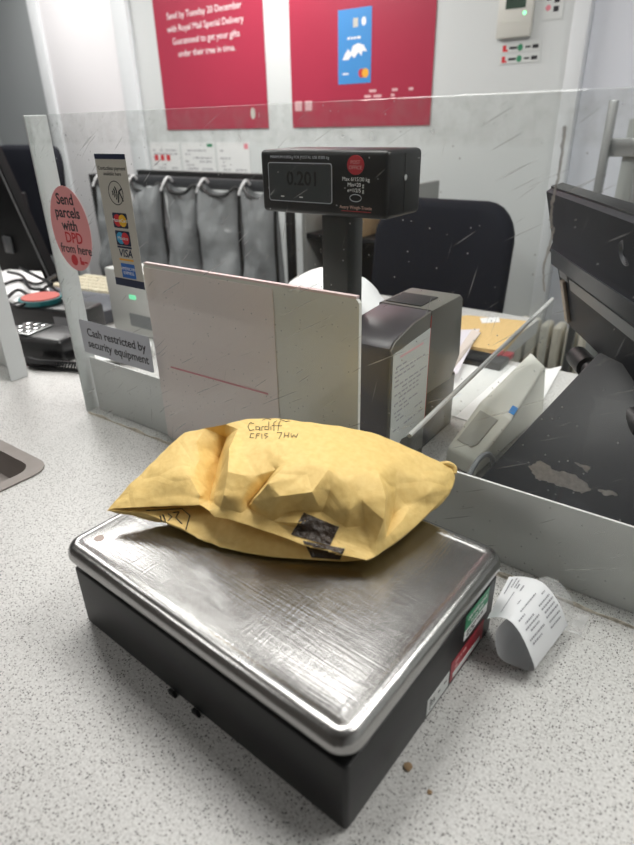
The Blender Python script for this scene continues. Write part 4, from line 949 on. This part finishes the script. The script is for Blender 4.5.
# ------------------------------------------------------------------ the padded envelope on the pan
TOPV = {  # name: (x, y, z) measured on the surface
 'h0': (107, 511, .128), 'h1': (114, 508, .131), 'h2': (140, 507, .135), 'h3': (175, 505, .140), 'h4': (200, 505, .145), 'h5': (210, 511, .147), 'h6': (215, 517, .146), 'h7': (240, 522, .146),
 'h8': (270, 532, .142), 'h9': (305, 545, .138), 'h10': (335, 553, .132), 'h11': (366, 560, .127),
 'b1': (118, 499, .136), 'b2': (145, 498, .141), 'b3': (178, 496, .146), 'b4': (200, 496, .150), 'b7': (241, 513, .151), 'b8': (273, 521, .148), 'b9': (309, 532, .144), 'b10': (340, 541, .138), 'b11': (369, 547, .133),
 'l1': (128, 487, .145), 'l2': (150, 465, .158), 'l3': (168, 448, .168), 'pk': (185, 433, .179),
 'i1': (165, 478, .159), 'i2': (190, 478, .162), 'i3': (200, 458, .166), 'i4': (178, 458, .168), 'i5': (196, 442, .176),
 'v0': (226, 437, .169), 'v1': (219, 458, .150), 'v2': (213, 482, .141), 'v3': (209, 500, .139),
 'c0': (238, 429, .192), 'c1': (229, 449, .194), 'c2': (228, 472, .188), 'c3': (224, 495, .172), 'c4': (220, 508, .154),
 't1': (205, 428, .184), 't2': (225, 424, .189), 't3': (245, 419, .195), 't4': (275, 418, .199), 't5': (310, 423, .199), 't6': (345, 428, .195), 't7': (370, 432, .190), 't8': (400, 443, .180), 't9': (428, 457, .170), 't10': (444, 464, .163), 't11': (453, 468, .158),
 'tip': (455, 477, .151), 'r1': (452, 488, .146), 'r2': (438, 503, .140), 'r3': (415, 527, .133), 'r4': (390, 546, .129), 'r5': (374, 557, .127),
 'm1': (262, 448, .196), 'm2': (293, 440, .201), 'm3': (254, 478, .182), 'm4': (243, 498, .166), 'm5': (330, 442, .199), 'm5b': (245, 455, .190),
 'd1': (288, 462, .197), 'd2': (268, 484, .189), 'd3': (252, 502, .170), 'd0': (276, 470, .187), 'e1': (262, 488, .168), 'e2': (247, 506, .153),
 'g1': (290, 512, .155), 'g2': (312, 492, .186), 'g3': (328, 470, .196), 'g4': (345, 455, .196), 'g5': (300, 478, .189), 'g6': (280, 496, .180), 'g7': (330, 486, .184), 'g8': (322, 512, .159), 'g9': (350, 512, .168), 'g10': (345, 528, .147), 'g11': (345, 482, .189), 'g12': (300, 524, .157),
 'k1': (366, 452, .194), 'k2': (379, 475, .189), 'k3': (386, 497, .178), 'k4': (384, 520, .162), 'k5': (376, 541, .139), 'k6': (360, 500, .176), 'k7': (365, 525, .147), 'k8': (362, 475, .190),
 'q1': (396, 490, .163), 'q2': (393, 515, .143), 'q3': (398, 460, .180), 'q4': (420, 478, .166), 'q5': (430, 494, .154), 'q6': (411, 502, .150), 'q7': (395, 476, .174), 'q8': (405, 517, .144), 'q9': (440, 480, .158), 'q10': (386, 538, .137)}
keys = list(TOPV); idx = {k: i for i, k in enumerate(keys)}
P3 = [Z(*TOPV[k]) for k in keys]
P2 = [Vector((TOPV[k][0], -TOPV[k][1])) for k in keys]
outline = ['h0', 'h1', 'h2', 'h3', 'h4', 'h5', 'h6', 'h7', 'h8', 'h9', 'h10', 'h11', 'r5', 'r4', 'r3', 'r2', 'r1', 'tip', 't11', 't10', 't9', 't8', 't7', 't6', 't5', 't4', 't3', 't2', 't1', 'pk', 'l3', 'l2', 'l1']
creases = [('v0', 'v1'), ('v1', 'v2'), ('v2', 'v3'), ('v3', 'h5'), ('c0', 'c1'), ('c1', 'c2'), ('c2', 'c3'), ('c3', 'c4'), ('c4', 'h6'), ('b1', 'b2'), ('b2', 'b3'), ('b3', 'b4'), ('b7', 'b8'), ('b8', 'b9'), ('b9', 'b10'), ('b10', 'b11'),
           ('d1', 'd2'), ('d2', 'd3'), ('e1', 'e2'), ('d0', 'e1'), ('k1', 'k2'), ('k2', 'k3'), ('k3', 'k4'), ('k4', 'k5'), ('q1', 'q2'), ('q7', 'q1'), ('t3', 'c0'), ('pk', 'i5'), ('g5', 'g6'), ('g2', 'g8'), ('g3', 'g2'), ('q2', 'q10')]
edges = [(idx[outline[k]], idx[outline[(k + 1) % len(outline)]]) for k in range(len(outline))] + [(idx[a], idx[b]) for a, b in creases]
res = delaunay_2d_cdt(P2, edges, [[idx[k] for k in outline]], 1, 1e-5)
bm = bmesh.new()
V = []
for k, orig in enumerate(res[3]):
    V.append(bm.verts.new(P3[orig[0]] if orig else Z(res[0][k].x, -res[0][k].y, 0.15)))
o2n = {}
for k, orig in enumerate(res[3]):
    for q in orig: o2n[q] = V[k]
for f in res[2]:
    try: bm.faces.new([V[i] for i in f])
    except ValueError: pass
BEL = {'h1': (117, 510, .130), 'h2': (146, 513, .129), 'h3': (178, 531, .122), 'h4': (196, 541, .118), 'h5': (206, 545, .1155), 'h6': (217, 549, .114), 'h7': (240, 555, .113), 'h8': (270, 560, .112), 'h9': (305, 562, .112), 'h10': (338, 564, .112), 'h11': (362, 562, .116)}
hems = ['h1', 'h2', 'h3', 'h4', 'h5', 'h6', 'h7', 'h8', 'h9', 'h10', 'h11']
low = []; midr = []
for j, k in enumerate(hems):
    p = Z(*BEL[k]); low.append(bm.verts.new(p))
    h = P3[idx[k]]; m_ = h * 0.72 + p * 0.28 + Vector((0.004, 0.034 if j else 0.004, -0.004)) + Vector((0, 0.004 * (-1) ** j, 0)); midr.append(bm.verts.new(m_))
hv = [o2n[idx[k]] for k in hems]
for rowA, rowB in ((hv, midr), (midr, low)):
    for k in range(len(hems) - 1): bm.faces.new((rowA[k], rowA[k + 1], rowB[k + 1], rowB[k]))
h0v = o2n[idx['h0']]
bm.faces.new((h0v, hv[0], midr[0])); bm.faces.new((h0v, midr[0], low[0]))
# back and sides: drop from the outline to a contact ring on the pan
rest = ['h11', 'r5', 'r4', 'r3', 'r2', 'r1', 'tip', 't11', 't10', 't9', 't8', 't7', 't6', 't5', 't4', 't3', 't2', 't1', 'pk', 'l3', 'l2', 'l1', 'h0']
cen = Vector((0.665, -0.155, 0))
midv, botv = [], []
for k in rest:
    p = P3[idx[k]]; d = (Vector((p.x, p.y, 0)) - cen)
    back = k.startswith('t') or k == 'pk'
    side_ = k.startswith('l')
    m_ = Vector((cen.x + d.x * 0.98, cen.y + d.y * 0.98 + (0.040 if back and k not in ('tip', 't11', 't10') else (0.010 if k in ('tip', 't11', 't10') else 0)), 0.5 * p.z + 0.5 * 0.118))
    if side_: m_ = Vector((p.x + 0.02, p.y + 0.01, p.z * 0.55 + 0.120 * 0.45))
    midv.append(bm.verts.new(m_))
    b_ = cen + d * 0.72; b_.z = 0.1105
    botv.append(bm.verts.new(b_))
up = [o2n[idx[k]] for k in rest]
for k in range(len(rest) - 1):
    bm.faces.new((up[k], up[k + 1], midv[k + 1], midv[k])); bm.faces.new((midv[k], midv[k + 1], botv[k + 1], botv[k]))
lb = []
for k, v in enumerate(low):
    d = v.co - cen; b_ = cen + Vector((d.x, d.y, 0)) * 0.86; b_.z = 0.1105; lb.append(bm.verts.new(b_))
for k in range(len(low) - 1): bm.faces.new((low[k], low[k + 1], lb[k + 1], lb[k]))
bm.faces.new((hv[-1], midv[0], midr[-1])); bm.faces.new((midr[-1], midv[0], low[-1])); bm.faces.new((low[-1], midv[0], botv[0], lb[-1]))
bm.faces.new((h0v, low[0], midv[-1])); bm.faces.new((low[0], lb[0], botv[-1], midv[-1]))
ringb = lb + botv
cv = bm.verts.new((cen.x, cen.y, 0.1105))
for k in range(len(ringb)):
    bm.faces.new((ringb[k], ringb[(k + 1) % len(ringb)], cv))
bmesh.ops.recalc_face_normals(bm, faces=bm.faces)
# subdivide, relax lightly, crumple
bmesh.ops.triangulate(bm, faces=bm.faces)
hard = {frozenset((o2n[a], o2n[b])) for a, b in edges}
hard |= {frozenset((up[k], up[k + 1])) for k in range(len(up) - 1)}
for e in bm.edges: e.smooth = frozenset(e.verts) not in hard
def relax(f):
    soft = [v for v in bm.verts if all(e.smooth for e in v.link_edges)]
    bmesh.ops.smooth_vert(bm, verts=soft, factor=f, use_axis_x=True, use_axis_y=True, use_axis_z=True)
bmesh.ops.subdivide_edges(bm, edges=bm.edges, cuts=1, use_grid_fill=True)
relax(0.35)
bmesh.ops.subdivide_edges(bm, edges=bm.edges, cuts=1, use_grid_fill=True)
relax(0.35)
bmesh.ops.subdivide_edges(bm, edges=bm.edges, cuts=1, use_grid_fill=True)
bm.normal_update()
for v in bm.verts:
    if v.co.z > 0.116:
        p = v.co * 28
        a = noise.ridged_multi_fractal(p + Vector((3, 1, 0)), 0.9, 2.1, 3, 1.0, 2.0) - 1.0
        v.co += v.normal * (a * 0.0011 + noise.noise(p * 0.6) * 0.0014)
    if v.co.z < 0.1102: v.co.z = 0.1102
bm.normal_update()
bv = BVHTree.FromBMesh(bm)
pk = empty('padded_envelope', (0, 0, 0), label='crumpled brown kraft padded envelope lying on the scale pan', cat='envelope')
fin('paper_body', bm, M_kraft, pk, angle=28)
def drop(x, y):
    """surface of the envelope under a point of the picture plane at about its height"""
    h = bv.ray_cast(CL, ray(x, y)); return h[0], h[1]
def skin(name, poly, m, off=0.0008, n=10):
    """thin film that follows the envelope surface; poly is four corners"""
    bm = bmesh.new(); g = []
    for i in range(n + 1):
        row = []
        for j in range(n + 1):
            u, v = i / n, j / n
            x = (poly[0][0] * (1 - u) + poly[1][0] * u) * (1 - v) + (poly[3][0] * (1 - u) + poly[2][0] * u) * v
            y = (poly[0][1] * (1 - u) + poly[1][1] * u) * (1 - v) + (poly[3][1] * (1 - u) + poly[2][1] * u) * v
            h, nn = drop(x, y)
            row.append(bm.verts.new(h + nn * off) if h and h.z > 0.1115 else None)
        g.append(row)
    for i in range(n):
        for j in range(n):
            q = (g[i][j], g[i + 1][j], g[i + 1][j + 1], g[i][j + 1])
            if all(q) and max((a.co - b.co).length for a in q for b in q) < 0.02: bm.faces.new(q)
    o = fin(name, bm, m, pk, angle=60); return o
c0_, c1_ = Z(441, 464.5, 0.1615), Z(454, 467.5, 0.158)
tubeo('curled_corner', spline([c0_, (c0_ + c1_) / 2 + Vector((0, 0, 0.003)), c1_, c1_ + Vector((0.002, -0.004, -0.005))], 5), 0.0032, M_kraft, pk)
skin('tape_strip', [(304, 513), (339, 527), (330, 546), (291, 535)], M_tape, 0.0009, 12)
skin('tape_strip', [(303, 541), (345, 549), (340, 560), (312, 558)], M_tape, 0.0009, 10)
def stroke(bm, pts, r=0.00036):
    P = []
    for k in range(len(pts) - 1):
        for j in range(4):
            t = j / 4; h, nn = drop(pts[k][0] * (1 - t) + pts[k + 1][0] * t, pts[k][1] * (1 - t) + pts[k + 1][1] * t)
            if h: P.append(h + nn * 0.0006)
    h, nn = drop(*pts[-1])
    if h: P.append(h + nn * 0.0004)
    if len(P) > 1: tube(bm, P, r, 4)
bm = bmesh.new()
# Cardiff
for s in ([(254, 424), (250, 423), (248, 427), (250, 431), (254, 430)], [(259, 427), (256, 427), (256, 430), (259, 430), (260, 427), (260, 431)], [(262, 431), (262, 427), (264, 427)], [(269, 422), (269, 430), (265, 430), (265, 427), (268, 427)], [(271, 427), (271, 430)],
          [(277, 421), (274, 423), (274, 431)], [(272, 426), (277, 426)], [(281, 421), (279, 423), (278, 431)], [(277, 426), (282, 426)],
          # CF15 7HW
          [(254, 434), (251, 434), (250, 438), (254, 438)], [(257, 434), (256, 439)], [(257, 434), (260, 434)], [(257, 436), (259, 436)], [(262, 434), (262, 439)], [(268, 434), (265, 434), (265, 436), (268, 437), (265, 439)],
          [(277, 433), (282, 433), (279, 439)], [(285, 433), (284, 438)], [(289, 433), (288, 438)], [(284, 436), (289, 436)], [(291, 434), (292, 438), (294, 435), (296, 438), (298, 434)],
          [(262, 421), (266, 418.7), (271, 420)], [(280, 419.5), (286, 422), (290, 421)]):
    stroke(bm, s)
fin('handwriting', bm, M_ink, pk)
bm = bmesh.new()
for s in ([(146, 511), (182, 509), (190, 516), (186, 530)], [(160, 516), (162, 521)], [(163, 515), (166, 522)], [(168, 514), (172, 517), (168, 521)], [(173, 513), (179, 512), (176, 518), (182, 524)]): stroke(bm, s, 0.0006)
if len(bm.verts): fin('printed_mark', bm, M_ink, pk)
else: bm.free()
bpy.context.view_layer.update()
